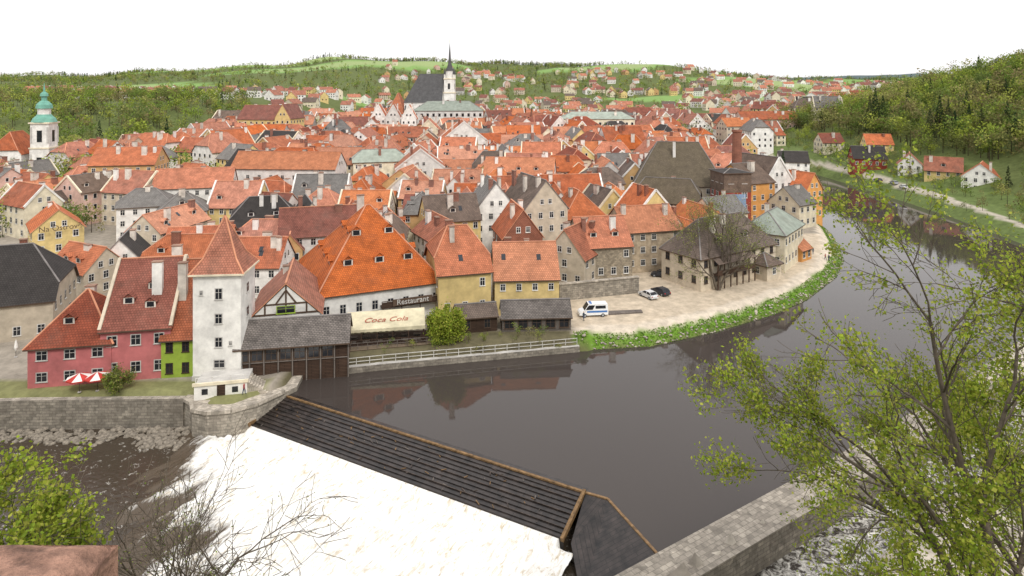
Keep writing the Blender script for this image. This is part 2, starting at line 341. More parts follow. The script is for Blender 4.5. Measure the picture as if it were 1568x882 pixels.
# ------------------------------------------------------------------ buildings
OBST = []
def window(mb, o, r, n, cx, cz, w, h, fr='frame', detail=1):
    up = Vector((0, 0, 1)); c = o+r*cx+up*cz
    def q(x0, x1, z0, z1, off, m): mb.poly([c+r*x0+up*z0+n*off, c+r*x1+up*z0+n*off, c+r*x1+up*z1+n*off, c+r*x0+up*z1+n*off], m)
    g = .13; q(-w/2-g, w/2+g, -h/2-g, h/2+g, .03, fr); q(-w/2, w/2, -h/2, h/2, .045, 'glass')
    if detail > 1:
        q(-.035, .035, -h/2, h/2, .055, fr); q(-w/2, -.035, h*.12, h*.12+.06, .055, fr); q(.035, w/2, h*.12, h*.12+.06, .055, fr)
        mb.poly([c+r*(-w/2-.2)+up*(-h/2-.18)+n*.14, c+r*(w/2+.2)+up*(-h/2-.18)+n*.14, c+r*(w/2+.2)+up*(-h/2-.1)+n*.14, c+r*(-w/2-.2)+up*(-h/2-.1)+n*.14], fr)
        mb.poly([c+r*(-w/2-.2)+up*(-h/2-.1)+n*.14, c+r*(w/2+.2)+up*(-h/2-.1)+n*.14, c+r*(w/2+.2)+up*(-h/2-.1)+n*.0, c+r*(-w/2-.2)+up*(-h/2-.1)+n*.0], fr)
def wins(mb, o, r, n, length, h, floors, ncol, fr, detail, drop=.08, ww=.95, wh=1.35, z0=0):
    for fl in range(floors):
        cz = z0+(h-z0)/floors*(fl+.55)
        for c in range(ncol):
            if random.random() < drop: continue
            window(mb, o, r, n, (c+.5)*length/ncol, cz, ww, wh, fr, detail)
def house(name, front, fw, dp, h, rh, rot=0, gf=False, k=1.0, hf=.9, wall='w_white', roofm='r_orange', floors=2, cols=None, scols=None, dorm=(), chims=1,
          fr='frame', detail=2, ov=.45, rake=None, center=False, obst=True, z=None, drop=.08, gablew=None, skyl=0, ww=.95, wh=1.35, extra=None, dw=1.5):
    rot = R(rot); fx, fy = front
    cx, cy = (fx, fy) if center else (fx-math.sin(rot)*dp/2, fy+math.cos(rot)*dp/2)
    if z is None: z = max(gz(cx, cy), 1.0)
    L, W = (dp, fw) if gf else (fw, dp)
    mb = MB(); x, y = L/2, W/2; th = .2; zb = -4
    for a, b_ in (((-x, -y), (x, -y)), ((x, -y), (x, y)), ((x, y), (-x, y)), ((-x, y), (-x, -y))):
        mb.poly([(*a, zb), (*b_, zb), (*b_, h), (*a, h)], wall)
    if k > 0:
        for s in (-1, 1):
            p = [(s*x, -s*y, h), (s*x, s*y, h)]
            p += [(s*x, s*y*(1-k), h+rh*k), (s*x, -s*y*(1-k), h+rh*k)] if k < 1 else [(s*x, 0, h+rh)]
            mb.poly(p, gablew or wall)
    E = y+ov; ze = h-ov*rh/y; zr = h+rh; Lx = x+(ov if k < 1 else .25); hd = min(hf*E, Lx-.05); zc = ze+(zr-ze)*k; yc = E*(1-k); rx = Lx-hd*(1-k)
    rc = 'ridge_grey' if roofm in ('r_dark', 'r_grey', 'r_brown', 'r_olive', 'slate', 'r_shingle', 'r_greenish') else 'ridge'
    up = Vector((0, 0, th))
    def face(pts):
        mb.poly([Vector(p)+up for p in pts], roofm); mb.poly([Vector(p) for p in pts[::-1]], 'frame_dk')
    def edge(a, b_, m='frame_dk'): mb.poly([a, b_, Vector(b_)+up, Vector(a)+up], m)
    for s in (-1, 1):
        q = lambda X_, Y_, Z_: (X_*-s, Y_*s, Z_)
        if k >= 1: pts = [q(-Lx, E, ze), q(Lx, E, ze), q(Lx, 0, zr), q(-Lx, 0, zr)]
        else:
            pts = [q(-Lx, E, ze), q(Lx, E, ze)]
            if k > 0: pts.append(q(Lx, yc, zc))
            pts += [q(rx, 0, zr), q(-rx, 0, zr)]
            if k > 0: pts.append(q(-Lx, yc, zc))
        face(pts); edge(pts[0], pts[1])
        if k > 0: edge(pts[1], pts[2], rc); edge(pts[-1], pts[0], rc)
        if k < 1:
            hp = [(s*Lx, -s*yc, zc), (s*Lx, s*yc, zc), (s*rx, 0, zr)]; face(hp); edge(hp[0], hp[1])
            for t_ in (-1, 1): mb.beam((s*Lx, t_*yc, zc+th+.03), (s*rx, 0, zr+th+.03), .26, .12, rc)
        elif rake:
            for t_ in (-1, 1): mb.beam((s*(x+.05), t_*(y+.2), h+.2-.2*rh/y), (s*(x+.05), 0, zr+.25), .45, .5, rake)
    mb.beam((-rx, 0, zr+th+.03), (rx, 0, zr+th+.03), .32, .16, rc)
    # windows
    ncx = cols if cols is not None else max(1, round((fw if not gf else dp)/2.9)); ncy = scols if scols is not None else max(1, round((dp if not gf else fw)/3.1))
    if gf and cols is not None: ncx, ncy = (scols if scols is not None else max(1, round(dp/3))), cols
    V3 = Vector
    for o_, r_2, n_, ln, nc in ((V3((-x, -y, 0)), V3((1, 0, 0)), V3((0, -1, 0)), L, ncx), (V3((x, y, 0)), V3((-1, 0, 0)), V3((0, 1, 0)), L, ncx),
                                (V3((x, -y, 0)), V3((0, 1, 0)), V3((1, 0, 0)), W, ncy), (V3((-x, y, 0)), V3((0, -1, 0)), V3((-1, 0, 0)), W, ncy)):
        if floors: wins(mb, o_, r_2, n_, ln, h, floors, nc, fr, detail, drop, ww, wh)
        if k > .4 and abs(n_.x) > .5:
            if W > 6: window(mb, o_, r_2, n_, ln/2-1.1, h+rh*.27, .8, 1.1, fr, detail); window(mb, o_, r_2, n_, ln/2+1.1, h+rh*.27, .8, 1.1, fr, detail)
    # dormers
    for (fc, cxd, ff) in dorm:
        ang = {'F': 0, 'B': 180, 'R': 90, 'L': -90}[fc]
        Eh, run = (y, y) if fc in 'FB' else (x, hd)
        mb.T = Matrix.Rotation(R(ang), 4, 'Z')
        zf = lambda Y_: h+rh*(Eh-abs(Y_))/run+th
        yf = -(Eh-ff*run); z0 = zf(yf)-.1; w2 = dw/2; hh = .95*dw/1.4; pk = .55*dw/1.4; yb = yf+(hh+pk+.1)*run/rh
        mb.poly([(cxd-w2, yf, z0), (cxd+w2, yf, z0), (cxd+w2, yf, z0+hh), (cxd-w2, yf, z0+hh)], 'chim' if roofm != 'r_dark' else 'w_white')
        mb.poly([(cxd-w2, yf, z0+hh), (cxd+w2, yf, z0+hh), (cxd, yf, z0+hh+pk)], roofm)
        mb.poly([(cxd-w2, yb, z0), (cxd-w2, yf, z0), (cxd-w2, yf, z0+hh), (cxd-w2, yb, z0+hh)], roofm)
        mb.poly([(cxd+w2, yf, z0), (cxd+w2, yb, z0), (cxd+w2, yb, z0+hh), (cxd+w2, yf, z0+hh)], roofm)
        e = .2
        for s in (-1, 1):
            a = (cxd+s*(w2+e), yf-e, z0+hh-e*pk/w2+.04); b2 = (cxd+s*(w2+e), yb, z0+hh-e*pk/w2+.04); c2 = (cxd, yb, z0+hh+pk+.06); d2 = (cxd, yf-e, z0+hh+pk+.06)
            mb.poly([a, b2, c2, d2] if s > 0 else [a, d2, c2, b2], roofm)
        mb.poly([(cxd-w2+.25, yf-.02, z0+.2), (cxd+w2-.25, yf-.02, z0+.2), (cxd+w2-.25, yf-.02, z0+hh-.05), (cxd-w2+.25, yf-.02, z0+hh-.05)], 'glass')
        mb.T = None
    for i in range(skyl):
        xx = random.uniform(-rx*.8, rx*.8); yy = random.uniform(.35, .75)*y; s = -1 if i % 3 else 1
        zz = lambda Y_: h+rh*(1-abs(Y_)/y)+th+.06
        pts = [(xx-.4, s*(yy+.5), zz(yy+.5)), (xx+.4, s*(yy+.5), zz(yy+.5)), (xx+.4, s*(yy-.5), zz(yy-.5)), (xx-.4, s*(yy-.5), zz(yy-.5))]
        mb.poly(pts if s < 0 else pts[::-1], 'glass')
    for i in range(chims):
        xx = random.uniform(-.85, .85)*rx; yy = random.choice((-1, 1))*random.uniform(.12, .55)*y; cw = random.uniform(.35, .5); cl = random.uniform(.4, .9)
        zt = h+rh+random.uniform(.3, 1.1); zl = h+rh*(1-abs(yy)/y)-.8
        mb.box(xx-cl, xx+cl, yy-cw, yy+cw, zl, zt, random.choice(('chim', 'chim', 'w_white', 'brick'))); mb.box(xx-cl-.1, xx+cl+.1, yy-cw-.1, yy+cw+.1, zt, zt+.16, 'cap', bot=True)
    if extra: extra(mb, x, y, h, rh)
    if obst:
        for i in np.linspace(-.5, .5, 5):
            l = max(0, L-W)*i; a = rot+(math.pi/2 if gf else 0); OBST.append((cx+l*math.cos(a), cy+l*math.sin(a), W*.55 if L > W else L*.6))
    return mb.build(name, (cx, cy, z), rot+(math.pi/2 if gf else 0))

# front row, west to east
house('red_roofed_house', (-64.6, 95.4), 11, 12, 6.2, 6, rot=11, k=.0, hf=.9, wall='w_pink', roofm='r_red', floors=2, cols=3, chims=1, fr='w_grey', z=.9, dorm=(('F', -1, .35),), wh=1.2, ww=1.3)
house('pink_house', (-56.0, 97.2), 9.6, 15, 8.0, 8.3, rot=11, k=1, wall='w_pink', roofm='r_red', floors=2, cols=3, chims=2, rake='w_beige', z=.9, dorm=(('F', -1.8, .32), ('F', 1.2, .52), ('F', 1.4, .25)), fr='w_grey', wh=1.4, ww=1.2)
house('green_house', (-50.2, 98.0), 4.6, 16, 6.3, 9.5, rot=8, wall='w_green', roofm='r_orange2', floors=2, cols=2, chims=1, z=.8, fr='w_wood', ww=.8)
# white tower
def tower():
    mb = MB(); s = 3.45; H = 16.2
    for a, b_ in (((-s, -s), (s, -s)), ((s, -s), (s, s)), ((s, s), (-s, s)), ((-s, s), (-s, -s))): mb.poly([(*a, -3), (*b_, -3), (*b_, H), (*a, H)], 'w_white')
    e = s+.5; P = [(-e, -e), (e, -e), (e, e), (-e, e)]
    q = s*.86
    for i in range(4):
        a, b_ = P[i], P[(i+1) % 4]; k_ = q/e*.82
        mb.poly([(*a, H-.25), (*b_, H-.25), (b_[0]*k_, b_[1]*k_, H+1.7), (a[0]*k_, a[1]*k_, H+1.7)], 'r_orange2')
        mb.poly([(a[0]*k_, a[1]*k_, H+1.7), (b_[0]*k_, b_[1]*k_, H+1.7), (0, 0, H+7.8)], 'r_orange2')
        mb.beam((*a, H-.2), (a[0]*k_, a[1]*k_, H+1.75), .25, .15, 'ridge'); mb.beam((a[0]*k_, a[1]*k_, H+1.75), (0, 0, H+7.85), .25, .15, 'ridge')
        mb.beam((*a, H-.3), (*b_, H-.3), .15, .25, 'w_cream')
    mb.ring(0, 0, [(.12, H+7.6), (.12, H+8.3), (.02, H+8.8)], 6, 'slate')
    o_ = Vector((-s, -s, 0)); r_ = Vector((1, 0, 0)); n_ = Vector((0, -1, 0))
    for (x_, z_, w_, h_) in ((3.7, 13, .9, 1.5), (3.7, 9.3, .9, 1.3), (3.7, 5.8, .9, 1.3), (3.8, 2.6, 1.4, 1.0), (1.2, 13.2, .3, .5), (5.4, 5.6, .3, .5)): window(mb, o_, r_, n_, x_, z_, w_, h_, 'w_grey', 2)
    o_ = Vector((s, -s, 0)); r_ = Vector((0, 1, 0)); n_ = Vector((1, 0, 0))
    for z_ in (13, 9.3, 5.8): window(mb, o_, r_, n_, 3.2, z_, .9, 1.3, 'w_grey', 2)
    mb.box(-s-.12, s+.12, -s-.12, s+.12, -3, .9, 'w_grey')
    mb.build('white_tower', (-44.2, 100.6, .9), R(5)); OBST.append((-44, 101, 5))
tower()
def timber(mb, x, y, h, rh):
    for sx_ in (1, -1):
        X_ = sx_*(x+.05)
        mb.poly([(X_, -sx_*y*.98, h+.1), (X_, sx_*y*.98, h+.1), (X_, 0, h+rh-.1)], 'w_white')
        X_ *= 1.004
        for a, b_ in (((-y*.95, h+.2), (y*.95, h+.2)), ((-y*.6, h+.2), (-y*.6, h+rh*.38)), ((y*.6, h+.2), (y*.6, h+rh*.38)), ((0, h), (0, h+rh)), ((-y*.62, h+rh*.36), (y*.62, h+rh*.36)), ((-y*.3, h+rh*.36), (0, h+rh*.8)), ((y*.3, h+rh*.36), (0, h+rh*.8)), ((-y, h), (0, h+rh)), ((y, h), (0, h+rh))):
            mb.beam((X_, a[0], a[1]), (X_, b_[0], b_[1]), .10, .26, 'frame_dk')
        o_ = Vector((X_*1.01, -sx_*y, 0)); window(mb, o_, Vector((0, sx_, 0)), Vector((sx_, 0, 0)), y, h+rh*.18, 2.6, 1.0, 'w_green', 2)
house('timbered_house', (-36.0, 104), 10.5, 15, 6.4, 4.9, rot=14, gf=True, wall='w_white', roofm='r_orange2', floors=2, cols=4, chims=1, z=2, extra=timber)
def posts(mb, x, y, h, rh):
    for i in range(9): mb.beam((-x+i*2*x/8, -y-.12, -3), (-x+i*2*x/8, -y-.12, h-.4), .22, .22, 'w_greywood')
    mb.beam((-x, -y-.12, 1.1), (x, -y-.12, 1.1), .12, .14, 'w_greywood')
house('boathouse_shed', (-33.4, 99.4), 16.5, 6, 3.9, 2.5, rot=10, wall='w_wood', roofm='r_shingle', floors=1, cols=8, chims=0, z=2, fr='frame_dk', k=1, ww=1.5, wh=1.5, extra=posts, ov=.8)
dd = [('F', -5.5, .28), ('F', 0.2, .28), ('F', 5.6, .28), ('F', -3.2, .62), ('F', 3.0, .62), ('L', -7, .25), ('L', 0, .25), ('L', 6, .25), ('L', -3, .6), ('L', 3, .6), ('R', -5, .3), ('R', 3, .3)]
ro = house('restaurant_building', (-23.2, 117.3), 22.5, 26, 6.2, 12.6, rot=24, k=0, hf=.84, wall='w_white', roofm='r_orange', floors=1, cols=8, chims=1, z=2.3, dorm=dd, wh=1.5, drop=0, dw=1.7)
def balcony():
    mb = MB(); mb.box(-5, 5.5, -1.6, 0, -.2, 0, 'w_wood', bot=True)
    mb.beam((-5, -1.6, 1.05), (5.5, -1.6, 1.05), .12, .1, 'w_wood'); mb.box(-5, 5.5, -1.66, -1.6, .1, .9, 'w_wood')
    for i in range(12): mb.beam((-5+i*.955, -1.6, 0), (-5+i*.955, -1.6, 1.05), .1, .1, 'w_wood')
    for i in range(4): mb.beam((-4.8+i*3.4, -1.4, -2.6), (-4.8+i*3.4, -1.4, -.1), .15, .15, 'w_wood')
    o_ = mb.build('balcony', (4.5, -13.02, 3.2), 0); o_.parent = ro
balcony()
def text(s, size, loc, rot, m, parent=None, name='lettering', ext=.03, shear=0):
    c = bpy.data.curves.new(name, 'FONT'); c.body = s; c.size = size; c.extrude = ext; c.align_x = 'CENTER'; c.shear = shear; c.materials.append(MATS[m])
    o_ = link(bpy.data.objects.new(name, c)); o_.location = loc; o_.rotation_euler = rot
    if parent: o_.parent = parent
    return o_
mb = MB(); mb.box(-3.6, 3.6, -.05, .05, -.6, .6, 'frame_dk', bot=True); sg = mb.build('sign_board', (5.0, -14.9, 3.9)); sg.parent = ro
text('Restaurant', 1.35, (0, -.09, -.4), (R(90), 0, 0), 'frame', sg)
# awning & pergola
mb = MB(); Lw = 13
mb.poly([(0, 0, 2.6), (Lw, 0, 2.8), (Lw, 4.8, 4.2), (0, 4.8, 4.0)], 'awning'); mb.poly([(0, 4.8, 3.98), (Lw, 4.8, 4.18), (Lw, 0, 2.78), (0, 0, 2.58)], 'awning')
for i in range(26): mb.poly([(i*.5, -.01, 2.25 if i % 2 else 2.2), (i*.5+.5, -.01, 2.25 if i % 2 else 2.2), (i*.5+.5, -.01, 2.65+i*.0077), (i*.5, -.01, 2.6+i*.0077)], 'awning')
for i in range(6):
    mb.beam((i*2.55+.1, .1, -1), (i*2.55+.1, .1, 2.6), .14, .14, 'w_wood'); mb.beam((i*2.55+.1, 4.7, -1), (i*2.55+.1, 4.7, 3.9), .14, .14, 'w_wood')
mb.box(-.3, Lw+.3, -.4, 5, -2, .15, 'w_wood'); mb.beam((0, -.35, 1.1), (Lw, -.35, 1.1), .08, .1, 'w_wood')
for i in range(22): mb.beam((i*.62, -.35, .15), (i*.62, -.35, 1.1), .07, .07, 'w_wood')
for i in range(6):
    mb.box(i*2.1+.6, i*2.1+1.9, 1.4, 2.2, .85, .92, 'w_greywood', bot=True); mb.box(i*2.1+.7, i*2.1+1.8, .9, 1.1, .15, .6, 'w_greywood'); mb.box(i*2.1+.7, i*2.1+1.8, 2.5, 2.7, .15, .6, 'w_greywood')
aw = mb.build('terrace_awning', (-27.3, 106.6, 2.2), R(9)); text('Coca Cola', 1.7, (Lw/2, 1.6, 3.26), (R(16.5), 0, 0), 'redletter', aw, ext=.01, shear=.35)
house('yellow_house', (-8.6, 119.6), 9.8, 15, 8.3, 7.0, rot=16, k=.35, wall='w_yellow', roofm='r_orange', floors=2, cols=3, chims=2, z=2.3, skyl=2, dorm=(('L', 0, .3),), ww=.8)
house('cottage', (2.8, 121.5), 12, 12, 6.6, 5.3, rot=4, k=1, wall='w_yellow', roofm='r_orange3', floors=2, cols=4, chims=2, z=2.3, skyl=4, ww=.8, wh=1.1)
house('wooden_shed', (4.3, 113.5), 12, 5, 2.6, 2.0, rot=4, wall='w_greywood', roofm='r_shingle', floors=1, cols=5, chims=0, z=2.1, fr='frame_dk', ww=1.5)
house('storage_shed', (-6, 113), 7, 4.5, 2.8, 1.4, rot=12, wall='w_wood', roofm='r_brown', floors=1, cols=2, chims=0, z=2.1, fr='frame_dk')
house('orange_roof_house', (20.5, 140.5), 11.5, 12, 7.2, 5.2, rot=12, k=1, wall='w_stone', roofm='r_orange', floors=2, cols=4, chims=2, z=3, dorm=(('F', -2.5, .3), ('F', 2.5, .3)))
house('stone_house', (32.5, 149.5), 14, 12, 8.6, 4.6, rot=16, k=1, wall='w_oldplaster', roofm='r_orange3', floors=3, cols=5, chims=2, z=3, wh=1.2)
house('gabled_house', (11, 137), 9, 15, 6, 5.5, rot=-30, gf=True, wall='w_beige', roofm='r_orange2', chims=3, z=3)
house('brick_gabled_house', (2.5, 146), 9, 13, 8, 6, rot=12, gf=True, wall='brick', roofm='r_orange2', chims=2, z=3)
house('beige_gabled_house', (8.5, 163), 12, 16, 10, 7, rot=22, gf=True, wall='w_beige', roofm='r_brown', chims=3, z=4, floors=3)
house('grey_roofed_house', (-4, 166), 11, 14, 9, 7, rot=12, gf=True, wall='w_white', roofm='r_grey', chims=3, z=4, floors=3)
house('mill_house', (49.5, 141.8), 25, 11, 6.6, 6.4, rot=33, k=0, hf=1.0, wall='w_beige', roofm='r_brown', floors=2, cols=8, scols=3, chims=2, z=2.6, gablew='w_beige', fr='frame_dk', dorm=(('F', -5, .3), ('F', 4, .3)))
mb = MB()   # timber porch of the mill
for i in range(7): mb.beam((i*2-6, -1.6, 0), (i*2-6, -1.6, 5.4), .2, .2, 'w_wood')
mb.box(-6, 6, -1.7, -.1, 2.8, 3.0, 'w_wood', bot=True); mb.box(-6, 6, -1.75, -1.68, 3.0, 3.9, 'w_wood'); mb.poly([(-6.3, -2.1, 5.3), (6.3, -2.1, 5.3), (6.3, 0, 6.4), (-6.3, 0, 6.4)], 'r_brown')
mb.build('mill_porch', (47, 140.3, 2.4), R(33))
house('mill_annex', (57.5, 143.2), 5, 5, 3.2, 1.8, rot=33, k=0, wall='w_beige', roofm='r_brown', floors=1, cols=1, scols=1, chims=0, z=2.5)
house('cream_house', (67, 155), 16, 10, 8.2, 4, rot=52, k=0, wall='w_cream', roofm='r_greenish', floors=2, cols=6, chims=1, z=2.6)
house('riverside_kiosk', (71.5, 158.5), 5, 4.5, 2.8, 1.8, rot=40, wall='w_orange', roofm='r_orange3', floors=1, cols=2, scols=1, chims=0, z=2.4)
house('white_gabled_house', (84, 205), 11, 18, 11.5, 7, rot=25, gf=True, wall='w_white', roofm='r_brown', floors=3, chims=2, rake='w_white')
house('mustard_house', (76, 198), 10, 16, 12, 5, rot=25, wall='w_orange', roofm='r_brown', floors=4, chims=2)
house('orange_house', (94, 203), 8, 14, 9, 5, rot=30, gf=True, wall='w_orange', roofm='r_orange', floors=3, chims=1)
house('riverside_house', (87, 192), 9, 10, 7, 4.5, rot=35, wall='w_cream', roofm='r_grey', floors=2, chims=1)
house('blue_red_house', (65, 188), 8.2, 9, 16.5, .8, rot=8, k=0, wall='w_darkred', roofm='r_dark', floors=4, cols=2, chims=0, wh=2, ww=1.4, extra=lambda mb, x, y, h, rh: (mb.box(-x-.06, x+.06, -y-.06, y+.06, h-5.5, h-.2, 'r_brown'), mb.box(-x+1.6, x-1.6, -y-.05, -y+.05, h-14, h-6, 'w_blue')))
house('brewery_building', (51, 199), 27, 24, 11, 12, rot=-12, k=0, hf=.6, wall='w_beige', roofm='r_olive', floors=3, cols=8, chims=1)
house('brewery_annex', (44, 187), 18, 10, 8.5, 6, rot=-20, k=.4, wall='w_grey', roofm='r_olive', floors=3, cols=6, chims=1)
house('malt_house', (60, 178), 12, 10, 7, 4, rot=28, k=1, wall='w_cream', roofm='r_grey', floors=2, chims=1)
mb = MB(); mb.ring(0, 0, [(1.9, -2), (1.6, 15), (1.4, 25.5), (1.65, 25.8), (1.65, 26.4)], 14, 'brick'); mb.build('brick_chimney', (73, 212, 4))
# stone wall in yard
mb = MB(); mb.box(0, 17.5, -.35, .35, -1, 3.2, 'stonewall', top='pavestone'); mb.box(-.05, 17.55, -.5, .5, 3.2, 3.4, 'pavestone', bot=True); mb.build('stone_wall', (9.3, 129.5, 2.2), R(17))
# west quarter
house('black_roofed_house', (-86, 108), 17, 16, 6.5, 8, rot=22, k=.3, wall='w_beige', roofm='r_dark', floors=2, cols=5, chims=1, z=2)
house('guest_house', (-105.5, 152), 10, 13, 9, 4.4, rot=40, gf=True, wall='w_yellow', roofm='r_orange', floors=3, cols=3, chims=1, drop=0, z=2.5)
text('Na Ostrově', 1.7, (-104.5, 151.3, 11.4), (R(90), 0, R(40)), 'frame_dk', None, 'wall_lettering', .05)
house('low_orange_house', (-91, 133), 12, 9, 5, 4.2, rot=-25, gf=False, wall='w_beige', roofm='r_orange', floors=2, chims=1, dorm=(('F', -2, .3), ('F', 2, .3)))
house('dark_roofed_house', (-83, 138), 9, 12, 5, 5, rot=20, gf=True, wall='w_white', roofm='r_dark', floors=2, chims=1)
house('hotel_building', (-128, 214), 20, 14, 15, 5, rot=10, wall='w_ochre', roofm='r_orange', floors=4, cols=6, chims=3, drop=0)
house('white_town_house', (-101, 178), 12, 12, 9, 4, rot=20, k=.3, wall='w_white', roofm='r_grey', floors=3, chims=2)
house('white_town_house', (-88, 174), 12, 13, 8.5, 4.5, rot=24, k=0, wall='w_white', roofm='r_grey', floors=3, chims=2, dorm=(('F', 0, .3),))
house('white_town_house', (-96, 196), 22, 11, 11, 5, rot=14, wall='w_white', roofm='r_orange', floors=3, chims=3)
house('slate_house', (-62, 163), 15, 13, 7.5, 6, rot=20, k=.3, wall='w_white', roofm='r_dark', floors=2, chims=3, dorm=(('F', -3, .3), ('F', 3, .3)))
house('slate_house', (-49, 160), 10, 14, 7, 6.5, rot=24, gf=True, wall='w_cream', roofm='r_dark', floors=2, chims=2)
house('monastery_wing', (-77, 219), 36, 12, 13, 5, rot=-4, wall='w_white', roofm='r_orange3', floors=2, cols=9, chims=3)
house('white_gabled_hall', (-33, 236), 18, 18, 10, 7, rot=10, gf=True, wall='w_white', roofm='r_orange', floors=3, chims=3, rake='w_white')
house('white_courtyard_house', (2, 222), 24, 13, 10, 5.5, rot=-8, wall='w_white', roofm='r_orange3', floors=3, chims=3, dorm=(('F', -6, .3), ('F', 0, .3), ('F', 6, .3)))
house('copper_roofed_house', (-50, 248), 20, 12, 11, 4, rot=16, k=.3, wall='w_cream', roofm='r_greenish', floors=3, chims=3)
house('yellow_school', (-150, 388), 30, 16, 15, 8, rot=-12, wall='w_yellow', roofm='r_red', floors=3, cols=8, drop=0, chims=3, k=1, detail=1)
house('yellow_school_wing', (-135, 384), 10, 16, 16, 8, rot=-12, gf=True, wall='w_yellow', roofm='r_red', floors=3, cols=3, drop=0, chims=1, detail=1)
house('chaplaincy', (-42, 430), 46, 20, 19, 6, rot=4, k=0, wall='w_white', roofm='r_greenish', floors=3, cols=12, scols=5, drop=0, chims=4, z=9, detail=1, ww=1.5, wh=2.1)
house('town_palace', (53, 405), 46, 16, 14, 4, rot=-3, k=0, wall='w_cream', roofm='r_greenish', floors=2, cols=14, drop=0, chims=4, detail=1, ww=1.3, wh=2)
house('white_gabled_hall', (-22, 300), 22, 20, 12, 9, rot=8, gf=True, wall='w_white', roofm='r_orange', floors=3, chims=3, rake='w_white')
house('brown_roofed_villa', (175, 440), 40, 16, 10, 5, rot=4, wall='w_rose', roofm='r_orange2', floors=3, chims=3, detail=1)
house('white_villa', (148, 420), 24, 14, 8, 4, rot=-4, wall='w_white', roofm='r_grey', floors=2, chims=3, detail=1)
for i, (x_, y_) in enumerate(((-72, 395), (-82, 400), (-62, 392))): house('stepped_gable_house', (x_, y_), 9, 16, 15, 8, rot=6, gf=True, wall='w_white', roofm='r_orange', floors=3, chims=1, rake='w_white', detail=1)

# St Vitus church
def church():
    mb = MB(); z0 = 0
    L, W, h, rh = 27, 19, 24, 20; x, y = L/2, W/2
    for a, b_ in (((-x, -y), (x, -y)), ((x, -y), (x, y)), ((x, y), (-x, y)), ((-x, y), (-x, -y))): mb.poly([(*a, 0), (*b_, 0), (*b_, h), (*a, h)], 'w_white')
    r0 = -x+9
    mb.poly([(-x-.5, -y-.6, h-.5), (x, -y-.6, h-.5), (x, 0, h+rh), (r0, 0, h+rh)], 'slate'); mb.poly([(x, y+.6, h-.5), (-x-.5, y+.6, h-.5), (r0, 0, h+rh), (x, 0, h+rh)], 'slate')
    mb.poly([(-x-.5, y+.6, h-.5), (-x-.5, -y-.6, h-.5), (r0, 0, h+rh)], 'slate'); mb.poly([(x, -y, h), (x, y, h), (x, 0, h+rh)], 'w_white')
    for i in range(6):
        xx = -x+1+i*5; mb.box(xx-.5, xx+.5, -y-2.2, -y, 0, h-6, 'w_cream'); mb.poly([(xx-.5, -y-2.2, h-6), (xx+.5, -y-2.2, h-6), (xx+.5, -y, h-2.5), (xx-.5, -y, h-2.5)], 'slate')
        if i < 5: mb.poly([(xx+1.6, -y-.05, 8), (xx+3.4, -y-.05, 8), (xx+3.4, -y-.05, 18), (xx+2.5, -y-.05, 20), (xx+1.6, -y-.05, 18)], 'glass')
    cx = x+4.2; s = 3.8
    mb.T = Matrix.Translation((cx, -2, 0))
    mb.box(-s, s, -s, s, 0, 30, 'w_white'); mb.box(-s-.3, s+.3, -s-.3, s+.3, 30, 30.8, 'w_cream', bot=True); mb.box(-s+.3, s-.3, -s+.3, s-.3, 30.8, 40, 'w_white'); mb.box(-s-.1, s+.1, -s-.1, s+.1, 40, 40.7, 'w_cream', bot=True)
    mb.ring(0, 0, [(2.9, 40.7), (2.8, 46)], 8, 'w_white', R(22.5)); mb.ring(0, 0, [(3.2, 46), (2.0, 48.5), (1.3, 51), (.95, 53), (.6, 59), (.08, 66)], 8, 'slate', R(22.5))
    for sx_ in (-1, 1):
        for sy_ in (-1, 1): mb.ring(sx_*3.2, sy_*3.2, [(.5, 40.7), (.5, 43.5)], 6, 'w_white'); mb.ring(sx_*3.2, sy_*3.2, [(.75, 43.5), (.05, 48.5)], 6, 'slate')
    for zz in (12, 21, 35):
        for n_, r_, o_ in ((Vector((0, -1, 0)), Vector((1, 0, 0)), Vector((-s, -s, 0))), (Vector((1, 0, 0)), Vector((0, 1, 0)), Vector((s, -s, 0)))):
            if zz == 35: o_ = o_-n_*.3
            window(mb, o_, r_, n_, s, zz, 1.5, 4, 'w_stone', 1)
    mb.ring(0, 0, [(.12, 66), (.1, 69)], 5, 'gold')
    mb.T = None
    mb.build('gothic_church', (-62, 470, 9), R(-4)); OBST.append((-58, 478, 22)); OBST.append((-70, 475, 15))
church()
house('church_chapel', (-83, 466), 12, 18, 16, 14, rot=-4, gf=True, k=0, hf=1, wall='w_white', roofm='r_orange', floors=1, chims=0, z=9, detail=1)
# Jost church tower
mb = MB(); s = 3.9
mb.box(-s, s, -s, s, -3, 11, 'w_white'); mb.box(-s-.3, s+.3, -s-.3, s+.3, 11, 11.6, 'w_cream', bot=True); mb.box(-s+.2, s-.2, -s+.2, s-.2, 11.6, 22, 'w_white'); mb.box(-s-.4, s+.4, -s-.4, s+.4, 22, 22.6, 'w_cream', bot=True)
mb.ring(0, 0, [(4.9, 22.6), (4.3, 24.2), (3.0, 25.4), (2.7, 26)], 8, 'copper', R(22.5)); mb.ring(0, 0, [(2.5, 26), (2.5, 28.6)], 8, 'w_white', R(22.5))
mb.ring(0, 0, [(3.2, 28.6), (3.0, 30.3), (1.9, 31.5), (1.3, 32)], 8, 'copper', R(22.5)); mb.ring(0, 0, [(1.1, 32), (1.1, 34)], 8, 'copper', R(22.5)); mb.ring(0, 0, [(1.7, 34), (1.5, 35.2), (.5, 36), (.25, 38.2), (.05, 40)], 8, 'copper')
